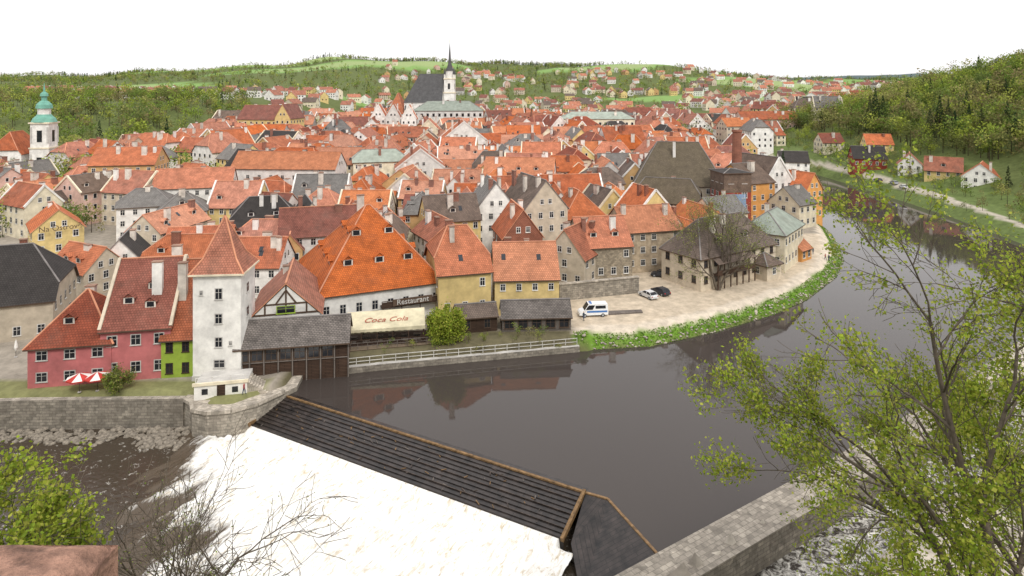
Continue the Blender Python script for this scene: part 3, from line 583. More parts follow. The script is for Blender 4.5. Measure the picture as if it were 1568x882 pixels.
for zz, hh_ in ((16.5, 5), (5, 4.5)):
    for n_, r_, o_ in ((Vector((0, -1, 0)), Vector((1, 0, 0)), Vector((-s, -s, 0))), (Vector((1, 0, 0)), Vector((0, 1, 0)), Vector((s, -s, 0)))):
        off = n_*.2 if zz > 11 else n_*0
        window(mb, o_-off, r_, n_, s, zz, 2.0, hh_, 'w_grey', 1)
        for xx in (.6, 7.2): mb.beam(o_-off+r_*xx+n_*.12+Vector((0, 0, zz-hh_/2-.5)), o_-off+r_*xx+n_*.12+Vector((0, 0, zz+hh_/2+1.5)), .7, .2, 'w_grey')
mb.build('baroque_church_tower', (-207, 289, 6), R(8)); OBST.append((-207, 289, 8)); OBST.append((-200, 268, 12))
house('church_nave', (-219, 281), 14, 20, 9, 9, rot=10, gf=True, k=.2, wall='w_white', roofm='r_orange2', floors=1, chims=0)
# east bank houses
house('dark_red_house', (163, 297), 14, 9, 5, 5, rot=-12, wall='w_darkred', roofm='r_dark', floors=1, cols=5, chims=1)
house('dark_roofed_cottage', (132, 305), 13, 9, 6, 4.5, rot=-12, wall='w_white', roofm='r_dark', floors=2, chims=1, z=3)
house('east_bank_house', (170, 279), 9, 9, 6, 4.5, rot=-30, gf=True, wall='w_white', roofm='r_orange2', floors=2, chims=1, z=5)
house('east_bank_house', (173, 262), 13, 9, 5.5, 5, rot=-35, wall='w_yellow', roofm='r_orange2', floors=2, chims=1, dorm=(('F', 0, .3),), z=5)
house('east_bank_house', (175, 244), 12, 10, 5.5, 5, rot=-40, gf=True, wall='w_white', roofm='r_orange2', floors=2, chims=1, z=5)
house('east_bank_house', (176, 312), 12, 9, 5.5, 4.5, rot=-10, wall='w_yellow', roofm='r_orange', floors=2, chims=1)
house('east_bank_house', (170, 345), 12, 9, 5.5, 4.5, rot=5, wall='w_cream', roofm='r_red', floors=2, chims=1)

# fillers
WP = ['w_white']*9+['w_cream']*5+['w_yellow']*3+['w_beige']*2+['w_rose', 'w_ochre', 'w_grey']; RP = ['r_orange']*7+['r_orange2']*7+['r_orange3']*5+['r_red']*4+['r_brown', 'r_grey', 'r_dark', 'r_brown', 'r_grey']
cand = []; d = 138
while d < 560:
    st = 11.6+(d-138)*.018; xx = -.84*d+random.uniform(0, st)
    while xx < .56*d:
        cand.append((xx+random.uniform(-2, 2), d+random.uniform(-2, 2), st)); xx += st*random.uniform(1.0, 1.3)
    d += st*1.04
cx_ = np.array([c[0] for c in cand]); cy_ = np.array([c[1] for c in cand]); csd = np.minimum(psd(U, cx_, cy_), psd(D, cx_, cy_))
nf = 0; TOWNTREE = []
for (x_, y_, st), sd_ in zip(cand, csd):
    t = x_/y_
    lo, hi = (-.60, .30) if y_ < 185 else ((-.80, .34) if y_ < 300 else ((-.62, .42) if y_ < 420 else (-.46, .54)))
    if not (lo < t < hi) or sd_ < 7: continue
    if x_ < -185 and y_ > 320: continue
    if any((x_-a)**2+(y_-b_)**2 < (r_+4.6)**2 for a, b_, r_ in OBST): continue
    if (t > .27 and y_ > 300 and random.random() < .5) or (t < -.45 and y_ > 225 and random.random() < .6) or random.random() < .035+.5*max(0, (y_-400)/160): TOWNTREE.append((x_, y_)); continue
    W = min(st, 14)*random.uniform(.74, .98); L = st*random.uniform(.95, 1.5); big = random.random() < .6
    h = random.uniform(5.5, 10)+(1 if y_ > 250 else 0); rh = W*random.uniform(.36, .56)
    rot = 18*math.sin(x_/60+1)+14*math.sin(y_/55)+random.uniform(-12, 12)
    rf = random.choice(RP); dm = []
    if random.random() < .6:
        for q in np.linspace(-.3, .3, random.choice((1, 2, 3))): dm.append((random.choice('FFB'), q*L, random.choice((.28, .4))))
    house('town_house', (x_, y_), L if big else W, W if big else L, h, rh, rot=rot, gf=not big, k=random.choice((1, 1, 1, 1, 0, .35, .4)), wall=random.choice(WP), roofm=rf, floors=2 if h < 7.5 else 3,
          chims=random.choice((1, 2, 2, 3, 4)), dorm=dm, center=True, obst=False, detail=2 if y_ < 200 else 1, rake=random.choice((None, None, 'w_white', 'w_cream')), drop=.15, skyl=random.choice((0, 0, 1, 3)))
    if random.random() < .35:
        l2 = random.uniform(5, 8); house('town_house_wing', (x_+random.choice((-1, 1))*L*.3, y_-W*.45), l2, W*.8, h*.75, rh*.6, rot=rot, gf=random.random() < .7, wall=random.choice(WP), roofm=rf, floors=2, chims=1, center=True, obst=False, detail=1)
    nf += 1
print('fillers', nf)
# suburbs on the hills: one mass
mb = MB(); P = []
while len(P) < 480:
    y_ = random.uniform(560, 1500) if random.random() < .8 else random.uniform(560, 820)
    t = random.uniform(-.22, .60) if random.random() < .8 else random.uniform(-.74, -.2)
    if t < -.2 and y_ > 900: y_ = random.uniform(600, 900)
    x_ = t*y_
    if noise.noise(Vector((x_/110, y_/110, 5))) < -.08 and random.random() < .85: continue
    if any(abs(x_-a)+abs(y_-b_) < 20 for a, b_ in P): continue
    P.append((x_, y_))
zz = ground([p[0] for p in P], [p[1] for p in P])
for (x_, y_), z_ in zip(P, zz):
    L = random.uniform(10, 18); W = random.uniform(8, 11); h = random.uniform(5, 8); rh = random.uniform(3, 5)
    mb.T = Matrix.Translation((x_, y_, float(z_))) @ Matrix.Rotation(random.uniform(-.6, .6)+random.choice((0, math.pi/2)), 4, 'Z')
    wm = random.choice(WP); rm = random.choice(['r_orange', 'r_orange2', 'r_red', 'r_brown', 'r_orange', 'r_red', 'r_orange2']); x, y = L/2, W/2
    mb.box(-x, x, -y, y, -4, h, wm)
    for s in (-1, 1):
        mb.poly([(s*x, -s*y, h), (s*x, s*y, h), (s*x, 0, h+rh)], wm)
        mb.poly([(s*x*1.05, s*(y+.5), h-.3), (-s*x*1.05, s*(y+.5), h-.3), (-s*x*1.05, 0, h+rh+.1), (s*x*1.05, 0, h+rh+.1)], rm)
        for i in range(int(L/3)):
            for fl in range(2 if h > 6 else 1):
                xx = -x+1.6+i*3; z1 = 1.2+fl*2.9; mb.poly([(xx-.6*s*-1, s*(y+.05), z1), (xx+.6*s*-1, s*(y+.05), z1), (xx+.6*s*-1, s*(y+.05), z1+1.4), (xx-.6*s*-1, s*(y+.05), z1+1.4)], 'glass')
        for yy in (-2, 2): mb.poly([(s*(x+.05), yy-s*.6, 1.5), (s*(x+.05), yy+s*.6, 1.5), (s*(x+.05), yy+s*.6, 3), (s*(x+.05), yy-s*.6, 3)], 'glass')
    mb.box(1, 1.8, .5, 1.3, h, h+rh+.8, 'chim')
mb.T = None; mb.build('distant_houses')

# ------------------------------------------------------------------ vegetation
def quads(Cn, size, flat_=0.0):
    n = len(Cn); a = rng.normal(size=(n, 3)); a[:, 2] *= (1-flat_*.5); a /= np.linalg.norm(a, axis=1)[:, None]
    b = rng.normal(size=(n, 3)); b = np.cross(a, b); b /= np.linalg.norm(b, axis=1)[:, None]
    s = np.broadcast_to(np.asarray(size), (n,))[:, None]*.5*rng.uniform(.6, 1.35, (n, 1)); s2 = s*rng.uniform(.5, 1, (n, 1))
    V = np.stack([Cn-a*s, Cn-b*s2*.9+a*s*.1, Cn+a*s, Cn+b*s2], 1).reshape(-1, 3); F = np.arange(n*4).reshape(-1, 4); return V, F
GREENS = np.array([(.20, .27, .045), (.26, .31, .05), (.15, .22, .045), (.30, .33, .07), (.17, .19, .06), (.21, .18, .08), (.29, .28, .10), (.13, .18, .05)])
DARK = np.array([(.035, .06, .024), (.045, .07, .026), (.06, .075, .032)])
def forest(name, pts, hts, nleaf, con=None, pal=None):
    pts = np.asarray(pts, float); T = len(pts); hts = np.asarray(hts, float); con = np.zeros(T, bool) if con is None else con
    pal = GREENS if pal is None else pal
    tc = pal[rng.integers(0, len(pal), T)]; tc[con] = DARK[rng.integers(0, 3, con.sum())]
    nl = 6; lob = rng.normal(size=(T, nl, 3))*np.array([.20, .20, .17])
    li = rng.integers(0, nl, (T, nleaf)); base = np.take_along_axis(lob, li[:, :, None].repeat(3, 2), 1)
    dirs = rng.normal(size=(T, nleaf, 3)); dirs /= np.linalg.norm(dirs, axis=2)[:, :, None]
    P_ = base+dirs*.19*rng.uniform(.5, 1.15, (T, nleaf, 1)); P_[:, :, 2] += .56
    u = rng.uniform(0, 1, (T, nleaf))**.7; an = rng.uniform(0, 6.28, (T, nleaf)); rr = .17*(u)*rng.uniform(.6, 1.1, (T, nleaf))
    Pc = np.stack([rr*np.cos(an), rr*np.sin(an), 1.05-u*.95], -1); P_ = np.where(con[:, None, None], Pc, P_)
    P_[:, :, 2] = np.maximum(P_[:, :, 2], .04)
    shade = (.62+.6*np.clip(P_[:, :, 2], 0, 1))*rng.uniform(.7, 1.35, (T, nleaf))  # crown self-shading painted into leaf colour, darker low down, plus random tone
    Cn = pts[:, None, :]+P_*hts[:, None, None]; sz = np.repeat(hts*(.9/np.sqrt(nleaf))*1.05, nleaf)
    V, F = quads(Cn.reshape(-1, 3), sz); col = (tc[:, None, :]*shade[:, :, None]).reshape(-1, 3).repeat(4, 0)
    w = hts*.018; tv = []
    for a in range(3):
        a0, a1 = a*2.094, (a+1)*2.094
        q = np.stack([pts+np.stack([w*math.cos(a0), w*math.sin(a0), w*0-.5], -1), pts+np.stack([w*math.cos(a1), w*math.sin(a1), w*0-.5], -1), pts+np.stack([w*.4*math.cos(a1), w*.4*math.sin(a1), hts*.6], -1), pts+np.stack([w*.4*math.cos(a0), w*.4*math.sin(a0), hts*.6], -1)], 1); tv.append(q)
    tv = np.stack(tv, 1).reshape(-1, 3); F2 = np.arange(len(tv)).reshape(-1, 4)+len(V)
    V = np.concatenate([V, tv]); F = np.concatenate([F, F2]); col = np.concatenate([col, np.tile((.09, .07, .05), (len(tv), 1))])
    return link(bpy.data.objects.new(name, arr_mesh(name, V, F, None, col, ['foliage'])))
def scatter(n, fx, cond, mind=0):
    out = []
    while len(out) < n:
        x, y = fx()
        if cond(x, y): out.append((x, y))
    o_ = np.array(out); return np.column_stack([o_, ground(o_[:, 0], o_[:, 1])])
U_ = random.uniform
def free(x, y, m=6): return all((x-a)**2+(y-b_)**2 > (r_+m)**2 for a, b_, r_ in OBST)
SUB = np.array(P)
def fx(): d_ = 560+1490*math.sqrt(random.random()); return (U_(-.85, .85)*d_, d_)
p = scatter(7000, fx, lambda x, y: (float(fieldf(np.array(x), np.array(y))) < .20 or y < 830 and random.random() < .6 or random.random() < .06) and (y > 1500 or np.min(np.abs(SUB[:, 0]-x)+np.abs(SUB[:, 1]-y)*.7) > 12)); n = len(p)
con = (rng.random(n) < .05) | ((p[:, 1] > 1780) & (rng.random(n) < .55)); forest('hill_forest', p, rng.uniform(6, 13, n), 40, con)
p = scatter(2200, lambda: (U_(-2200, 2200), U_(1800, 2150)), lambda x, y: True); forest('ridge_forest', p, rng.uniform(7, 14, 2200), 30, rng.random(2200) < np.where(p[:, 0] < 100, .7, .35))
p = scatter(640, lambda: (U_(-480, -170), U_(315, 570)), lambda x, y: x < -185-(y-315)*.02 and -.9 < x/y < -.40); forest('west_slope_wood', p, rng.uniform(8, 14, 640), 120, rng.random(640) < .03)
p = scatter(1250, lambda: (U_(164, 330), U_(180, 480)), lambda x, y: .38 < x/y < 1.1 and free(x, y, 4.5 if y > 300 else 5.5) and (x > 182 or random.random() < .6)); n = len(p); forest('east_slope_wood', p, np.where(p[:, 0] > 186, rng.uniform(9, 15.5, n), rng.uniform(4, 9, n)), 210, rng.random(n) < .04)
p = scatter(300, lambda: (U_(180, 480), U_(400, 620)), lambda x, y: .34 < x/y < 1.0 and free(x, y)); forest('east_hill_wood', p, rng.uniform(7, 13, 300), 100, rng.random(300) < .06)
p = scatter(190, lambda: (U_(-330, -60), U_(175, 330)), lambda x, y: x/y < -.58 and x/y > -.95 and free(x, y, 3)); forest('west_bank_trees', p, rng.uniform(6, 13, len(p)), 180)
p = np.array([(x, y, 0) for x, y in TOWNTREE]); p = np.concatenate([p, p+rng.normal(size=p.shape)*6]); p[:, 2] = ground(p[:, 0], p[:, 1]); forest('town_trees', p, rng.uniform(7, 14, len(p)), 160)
p = scatter(150, lambda: (U_(153, 178), U_(190, 400)), lambda x, y: free(x, y, 2.5) and (x < 155 or x > 161)); forest('east_bank_shrubs', p, rng.uniform(2, 6, 150), 160)
p = scatter(26, lambda: (U_(-33, 10), U_(104, 113)), lambda x, y: y < 105+(x+33)*.2 and y > 102+(x+33)*.18); forest('terrace_shrubs', p, rng.uniform(1, 2.4, 26), 220)
for (t, d_, h_) in ((.548, 345, 21), (.556, 350, 23), (.568, 340, 20), (.64, 300, 17), (.655, 305, 19), (.668, 300, 17), (.70, 290, 15), (.415, 262, 13), (.02, 520, 18), (.03, 525, 16)):
    x_, y_ = at(t, d_); forest('conifer_tree', [(0, 0, 0)], [h_], 900, np.array([True])).location = (x_, y_, gz(x_, y_))

# branching trees
def rv(r_): return Vector((r_.gauss(0, 1), r_.gauss(0, 1), r_.gauss(0, 1)))
def grow(r_, p, d, L, rad, lvl, mx, segs, tips, wob, up, nch, ratio):
    n = 5; tl = rad*(.55 if lvl < mx else .3); r0 = rad
    for i in range(n):
        d = (d+rv(r_)*wob+Vector((0, 0, up))).normalized(); q = p+d*(L/n); r1 = rad+(tl-rad)*(i+1)/n
        segs.append((*p, *q, r0, r1)); r0 = r1
        if lvl >= mx-1: tips.append(tuple(q))
        if lvl < mx and i >= 1:
            for _ in range(nch if i == n-1 else (1 if r_.random() < .85 else 0)):
                ax = d.cross(rv(r_)).normalized(); a = r_.uniform(.35, .95)*(1 if i < n-1 else .75)
                nd = (Matrix.Rotation(a, 3, ax) @ d).normalized(); grow(r_, q, nd, L*r_.uniform(ratio*.8, ratio*1.15), r1*r_.uniform(.5, .75), lvl+1, mx, segs, tips, wob, up, nch, ratio)
        p = q
def tree_obj(name, loc, stems, mx, wob=.12, up=.03, nch=2, ratio=.62, leaves=3, lsize=.14, spread=.3, pal=GREENS, seed=1, k=5, leafp=1.0, hang=0):
    r_ = random.Random(seed); segs = []; tips = []
    for (dx, L, rad) in stems: grow(r_, Vector((0, 0, -.5)), Vector(dx).normalized(), L, rad, 0, mx, segs, tips, wob, up, nch, ratio)
    S = np.array(segs); P0, P1, R0, R1 = S[:, :3], S[:, 3:6], S[:, 6], S[:, 7]
    R0 = np.maximum(R0, .013); R1 = np.maximum(R1, .011)
    D_ = P1-P0; D_ /= np.linalg.norm(D_, axis=1)[:, None]; A = np.cross(D_, [0.31, .77, .21]); A /= np.linalg.norm(A, axis=1)[:, None]; B_ = np.cross(D_, A)
    an = np.arange(k)*2*np.pi/k; circ = np.cos(an)[None, :, None]*A[:, None]+np.sin(an)[None, :, None]*B_[:, None]
    Vt = np.concatenate([P0[:, None]+circ*R0[:, None, None], P1[:, None]+circ*R1[:, None, None]], 1).reshape(-1, 3)
    b0 = np.arange(len(S))[:, None]*2*k; i = np.arange(k); j = (i+1) % k
    Ft = np.stack([b0+i, b0+j, b0+j+k, b0+i+k], -1).reshape(-1, 4)
    V, F, mi, col = Vt, Ft, np.zeros(len(Ft)), np.tile((.1, .08, .06), (len(Vt), 1))
    if leaves:
        tp = np.array(tips)
        keep = np.array([noise.noise(Vector(t)*.45+Vector((seed, 0, 0))) for t in tips])+rng.normal(size=len(tp))*.12
        tp = tp[keep >= np.quantile(keep, 1-leafp)] if leafp < 1 else tp
        Cn = np.repeat(tp, leaves, 0); Cn = Cn+rng.normal(size=Cn.shape)*spread
        if hang: Cn[:, 2] -= np.abs(rng.normal(size=len(Cn)))*hang
        Vl, Fl = quads(Cn, lsize); cl = pal[rng.integers(0, len(pal), len(Cn))]*rng.uniform(.7, 1.4, (len(Cn), 1))
        F = np.concatenate([Ft, Fl+len(V)]); V = np.concatenate([V, Vl]); mi = np.concatenate([mi, np.ones(len(Fl))]); col = np.concatenate([col, cl.repeat(4, 0)])
    o_ = link(bpy.data.objects.new(name, arr_mesh(name, V, F, mi, col, ['bark', 'foliage']))); o_.location = loc; return o_
YG = np.array([(.27, .34, .035), (.32, .37, .05), (.20, .28, .035), (.36, .37, .07)])
tree_obj('riverside_tree', (43, 136, 2.2), [((.1, 0, 1), 9.5, .40), ((-.3, .1, 1), 8.5, .34), ((.35, 0, 1), 8.5, .30)], 4, ratio=.66, leaves=2, lsize=.22, spread=.35, seed=3, leafp=.4, up=.05)
tree_obj('willow_tree', (-9.6, 110.8, 2), [((0, 0, 1), 3.0, .3)], 3, ratio=.70, nch=3, leaves=26, lsize=.32, spread=.3, pal=YG, seed=5, up=-.01, hang=1.7)
tree_obj('small_fruit_tree', (-56.3, 93.6, 1), [((0, 0, 1), 1.7, .12)], 3, ratio=.7, nch=3, leaves=4, lsize=.2, spread=.25, seed=6, pal=GREENS)
tree_obj('riverside_shrub', (-84, 90, 1), [((0, 0, 1), 2.5, .12)], 3, ratio=.7, nch=3, leaves=14, lsize=.3, spread=.4, seed=7, pal=GREENS)
tree_obj('foreground_tree', (23.8, 29, 14), [((-.04, .1, 1), 12.5, .40), ((-.30, .05, 1), 11.5, .32), ((.15, .2, 1), 13, .34), ((.3, .0, 1), 12, .28)], 4, ratio=.58, nch=2, leaves=8, lsize=.18, spread=.25, pal=YG, seed=11, leafp=.48, wob=.11, up=.004)
tree_obj('foreground_tree', (35.5, 42, 5), [((-.18, .0, 1), 11, .32), ((-.02, .1, 1), 12.5, .32), ((.3, 0, 1), 13, .28)], 4, ratio=.58, nch=2, leaves=9, lsize=.22, spread=.35, pal=YG, seed=15, leafp=.5, wob=.11, up=.004)
tree_obj('foreground_tree', (25.5, 30, 27), [((.15, 0, 1), 9, .16), ((-.05, 0, 1), 8, .14)], 4, ratio=.55, nch=2, leaves=4, lsize=.16, spread=.25, pal=YG, seed=18, leafp=.35)
tree_obj('bare_shrub', (-14.5, 29, 18.5), [((.15, .1, 1), 5.5, .10), ((-.3, 0, 1), 5, .09), ((.5, 0, 1), 5, .08), ((.0, .1, 1), 5, .08)], 3, ratio=.6, leaves=1, lsize=.09, spread=.1, seed=21, leafp=.3)
tree_obj('bare_shrub', (-17, 31, 18), [((.0, .1, 1), 5.5, .10), ((.4, 0, 1), 5.2, .09)], 3, ratio=.6, leaves=1, lsize=.09, spread=.1, seed=22, leafp=.3)
tree_obj('leafy_bush', (-22.3, 27, 20.5), [((.1, .1, 1), 5.5, .1), ((-.3, 0, 1), 6, .1), ((.2, 0, 1), 3.8, .1)], 4, ratio=.6, leaves=5, lsize=.18, spread=.24, pal=YG, seed=23, leafp=.6)
for i in range(9):
    x_ = U_(48, 110); y_ = 44+x_*.5+U_(-6, 4); forest('garden_tree', [(0, 0, 0)], [U_(5, 8)], 900).location = (x_, y_, max(gz(x_, y_), 1.5))
# riverbank grass and stones
n = 9000; US = np.array(U[2:13], float); seg = np.linalg.norm(np.diff(US, axis=0), axis=1); cs = np.concatenate([[0], np.cumsum(seg)])
def along(s): return np.stack([np.interp(s, cs, US[:, 0]), np.interp(s, cs, US[:, 1])], -1)
s_ = rng.uniform(0, cs[-1], n); p0 = along(s_); p1 = along(np.minimum(s_+.5, cs[-1]+0)); tg = p1-p0+1e-6; tg /= np.linalg.norm(tg, axis=1)[:, None]; nr = np.stack([-tg[:, 1], tg[:, 0]], -1)
p = p0+nr*rng.uniform(.5, 3.3, (n, 1)); V, F = quads(np.column_stack([p, ground(p[:, 0], p[:, 1])+.08]), .34); col = (np.array([(.17, .31, .04), (.20, .33, .05), (.12, .22, .035), (.25, .30, .10)])[rng.integers(0, 4, n)]).repeat(4, 0)
link(bpy.data.objects.new('bank_grass', arr_mesh('bank_grass', V, F, None, col, ['foliage'])))
def rocks(name, pts, sizes, m='rock'):
    mb = MB()
    for (x, y, z), s in zip(pts, sizes):
        mb.T = Matrix.Translation((x, y, z)) @ Matrix.Rotation(U_(0, 6), 4, 'Z') @ Matrix.Diagonal((s*U_(.8, 1.4), s*U_(.7, 1.1), s*U_(.5, .8), 1))
        mb.ring(0, 0, [(.8, -.6), (1.0*U_(.9, 1.1), -.1), (.85, .4), (.4, .75)], 6, m, U_(0, 1))
    mb.T = None; return mb.build(name)
s_ = rng.uniform(0, cs[-1]*.75, 420); p0 = along(s_); p1 = along(s_+.5); tg = p1-p0; tg /= np.linalg.norm(tg, axis=1)[:, None]; p = p0+np.stack([-tg[:, 1], tg[:, 0]], -1)*rng.uniform(.6, 2.6, (420, 1))
rocks('bank_stones', np.column_stack([p, ground(p[:, 0], p[:, 1])+.12]), rng.uniform(.12, .3, 420), 'pavestone')
pts = []
for i in range(420): x_ = U_(-76, -44); y_ = 90.6-abs(random.gauss(0, 1.1))-(1.5 if x_ < -55 else 0)*random.random(); pts.append((x_, y_, -3.1+.25*random.random()+max(0, (y_-89.5)*.3)))
for i in range(90): pts.append((U_(-50, -40), 87.6+random.gauss(0, .8), -3.0))
rocks('river_rubble', pts, [U_(.2, .6) for _ in pts])

# ------------------------------------------------------------------ walls, quay, railings
def strip_wall(name, P, w, z0, z1, m='stonewall', top='pavestone', cap=.0):
    mb = MB(); P = [Vector((x, y, 0)) for x, y in P]; n = len(P); Ls = []; Rs = []
    for i in range(n):
        a = P[max(i-1, 0)]; b_ = P[min(i+1, n-1)]; t = (b_-a).normalized(); nn = Vector((-t.y, t.x, 0)); Ls.append(P[i]+nn*w/2); Rs.append(P[i]-nn*w/2)
    up = lambda v, z: Vector((v.x, v.y, z)); zt = z1 if isinstance(z1, (list, tuple)) else [z1]*n
    for i in range(n-1):
        mb.poly([up(Rs[i], z0), up(Rs[i+1], z0), up(Rs[i+1], zt[i+1]), up(Rs[i], zt[i])], m); mb.poly([up(Ls[i+1], z0), up(Ls[i], z0), up(Ls[i], zt[i]), up(Ls[i+1], zt[i+1])], m)
        mb.poly([up(Rs[i], zt[i]), up(Rs[i+1], zt[i+1]), up(Ls[i+1], zt[i+1]), up(Ls[i], zt[i])], top)
    mb.poly([up(Ls[0], z0), up(Rs[0], z0), up(Rs[0], zt[0]), up(Ls[0], zt[0])], m); mb.poly([up(Rs[-1], z0), up(Ls[-1], z0), up(Ls[-1], zt[-1]), up(Rs[-1], zt[-1])], m)
    return mb.build(name)
strip_wall('river_promenade', [(2, 51.5), (10.2, 56.7), (24, 65.6), (38.3, 74.8), (60, 89.5), (100, 119)], 4.2, -4, 1.0)
strip_wall('race_wall', [(20, 47), (30.5, 57), (40, 64.5), (60, 77.5), (80, 92)], 1.2, -4, 1.1)
strip_wall('terrace_wall', [(27, 46), (36, 55), (50, 63), (64, 68)], 1.2, -1, 2.6, top='pavestone')
strip_wall('quay_wall', [(-34.5, 99.8), (-20, 103.5), (11.3, 110.4)], .9, -2, 1.0, m='stonewall', top='w_grey')
strip_wall('embankment_wall', [(-118, 88), (-80, 90.4), (-68, 91.3), (-46, 91.8)], .9, -4, 1.1)
mb = MB()
for zz in (1.5, 2.1):
    mb.beam((-34.3, 100.1, zz), (-20, 103.8, zz), .07, .09, 'rail'); mb.beam((-20, 103.8, zz), (11, 110.6, zz), .07, .09, 'rail')
for i in range(24):
    f_ = i/23; x_ = -34.3+45.3*f_; y_ = np.interp(x_, [-34.3, -20, 11], [100.1, 103.8, 110.6]); mb.beam((x_, y_, .9), (x_, y_, 2.15), .09, .09, 'rail')
mb.build('quay_railing')
mb = MB()
for zz in (2.9, 3.4): mb.beam((-34, 103, zz), (-8, 109, zz), .07, .07, 'w_greywood')
for i in range(18): mb.beam((-34+i*26/17, 103+i*6/17, 1), (-34+i*26/17, 103+i*6/17, 3.45), .08, .08, 'w_greywood')
mb.poly([(-34, 102.9, 2.3), (-8, 108.9, 2.3), (-7.5, 111, 2.35), (-34, 106, 2.35)], 'soil'); mb.poly([(-34, 102.9, 0), (-8, 108.9, 0), (-8, 108.9, 2.3), (-34, 102.9, 2.3)], 'w_wood')
mb.build('terrace_fence')
# weir pier (rounded stone head) + terrace
mb = MB()
pier = [(-31.6, 96), (-32.8, 94), (-35.2, 90.3), (-38, 88.4), (-41, 87.8), (-43.4, 88.6), (-44.5, 90.5), (-46.5, 92), (-46, 97), (-35, 101), (-32, 100)]
for i in range(len(pier)):
    a, b_ = pier[(i+1) % len(pier)], pier[i]; mb.poly([(*a, -4), (*b_, -4), (*b_, .7), (*a, .7)], 'stonewall')
mb.poly([(x, y, .7) for x, y in pier[::-1]], 'pavestone'); 
for i in range(1, 7):
    a, b_ = pier[i], pier[i+1]; mb.beam((*a, .9), (*b_, .9), .5, .45, 'pavestone')
mb.build('weir_pier')
mb = MB(); mb.box(-3.6, 3.4, -2, 2.6, 0, 2.0, 'w_white', top='w_grey'); mb.box(-3.8, 3.6, -2.2, -1.9, 2.0, 2.4, 'w_cream', bot=True)
for i in range(8): mb.box(3.4+i*.35, 3.75+i*.35, -1.8, 1.2, 0, 1.8-i*.24, 'pavestone')
for x_ in (-3.4, -1.2, 1.2, 3.2): mb.beam((x_, -2, 2), (x_, -2, 3.1), .08, .08, 'rail')
mb.beam((-3.4, -2, 3.1), (3.2, -2, 3.1), .07, .07, 'rail'); mb.box(-.6, .5, -2.03, -2.0, .0, 1.9, 'w_wood'); mb.box(-2.6, -1.8, -2.03, -2.0, .7, 1.5, 'glass'); mb.box(1.4, 2.2, -2.03, -2.0, .7, 1.5, 'glass')
mb.build('stone_terrace', (-41.5, 94.3, .7), R(12))
# parapet by the lookout
mb = MB()
mb.box(-4.5, -1.92, 1.6, 2.95, 38.5, 42.72, 'coping')
xsn = np.linspace(-4.5, -1.84, 60); ysn = np.linspace(1.5, 3.05, 30)
def hz(x, y):
    e = min(x*-1-1.84, y-1.5, 3.05-y); return 42.93-.10*max(0, 1-e/.16)**2+.016*noise.fractal(Vector((x*4, y*4, 0)), 1, 2, 5)
for i in range(59):
    for j in range(29):
        x0, x1, y0, y1 = xsn[i], xsn[i+1], ysn[j], ysn[j+1]; mb.poly([(x0, y0, hz(x0, y0)), (x1, y0, hz(x1, y0)), (x1, y1, hz(x1, y1)), (x0, y1, hz(x0, y1))], 'coping')
for a, b_ in (((-4.5, 3.05), (-1.84, 3.05)), ((-1.84, 3.05), (-1.84, 1.5))): mb.poly([(*a, 42.7), (*b_, 42.7), (*b_, 42.85), (*a, 42.85)], 'coping')
mb.build('stone_parapet')

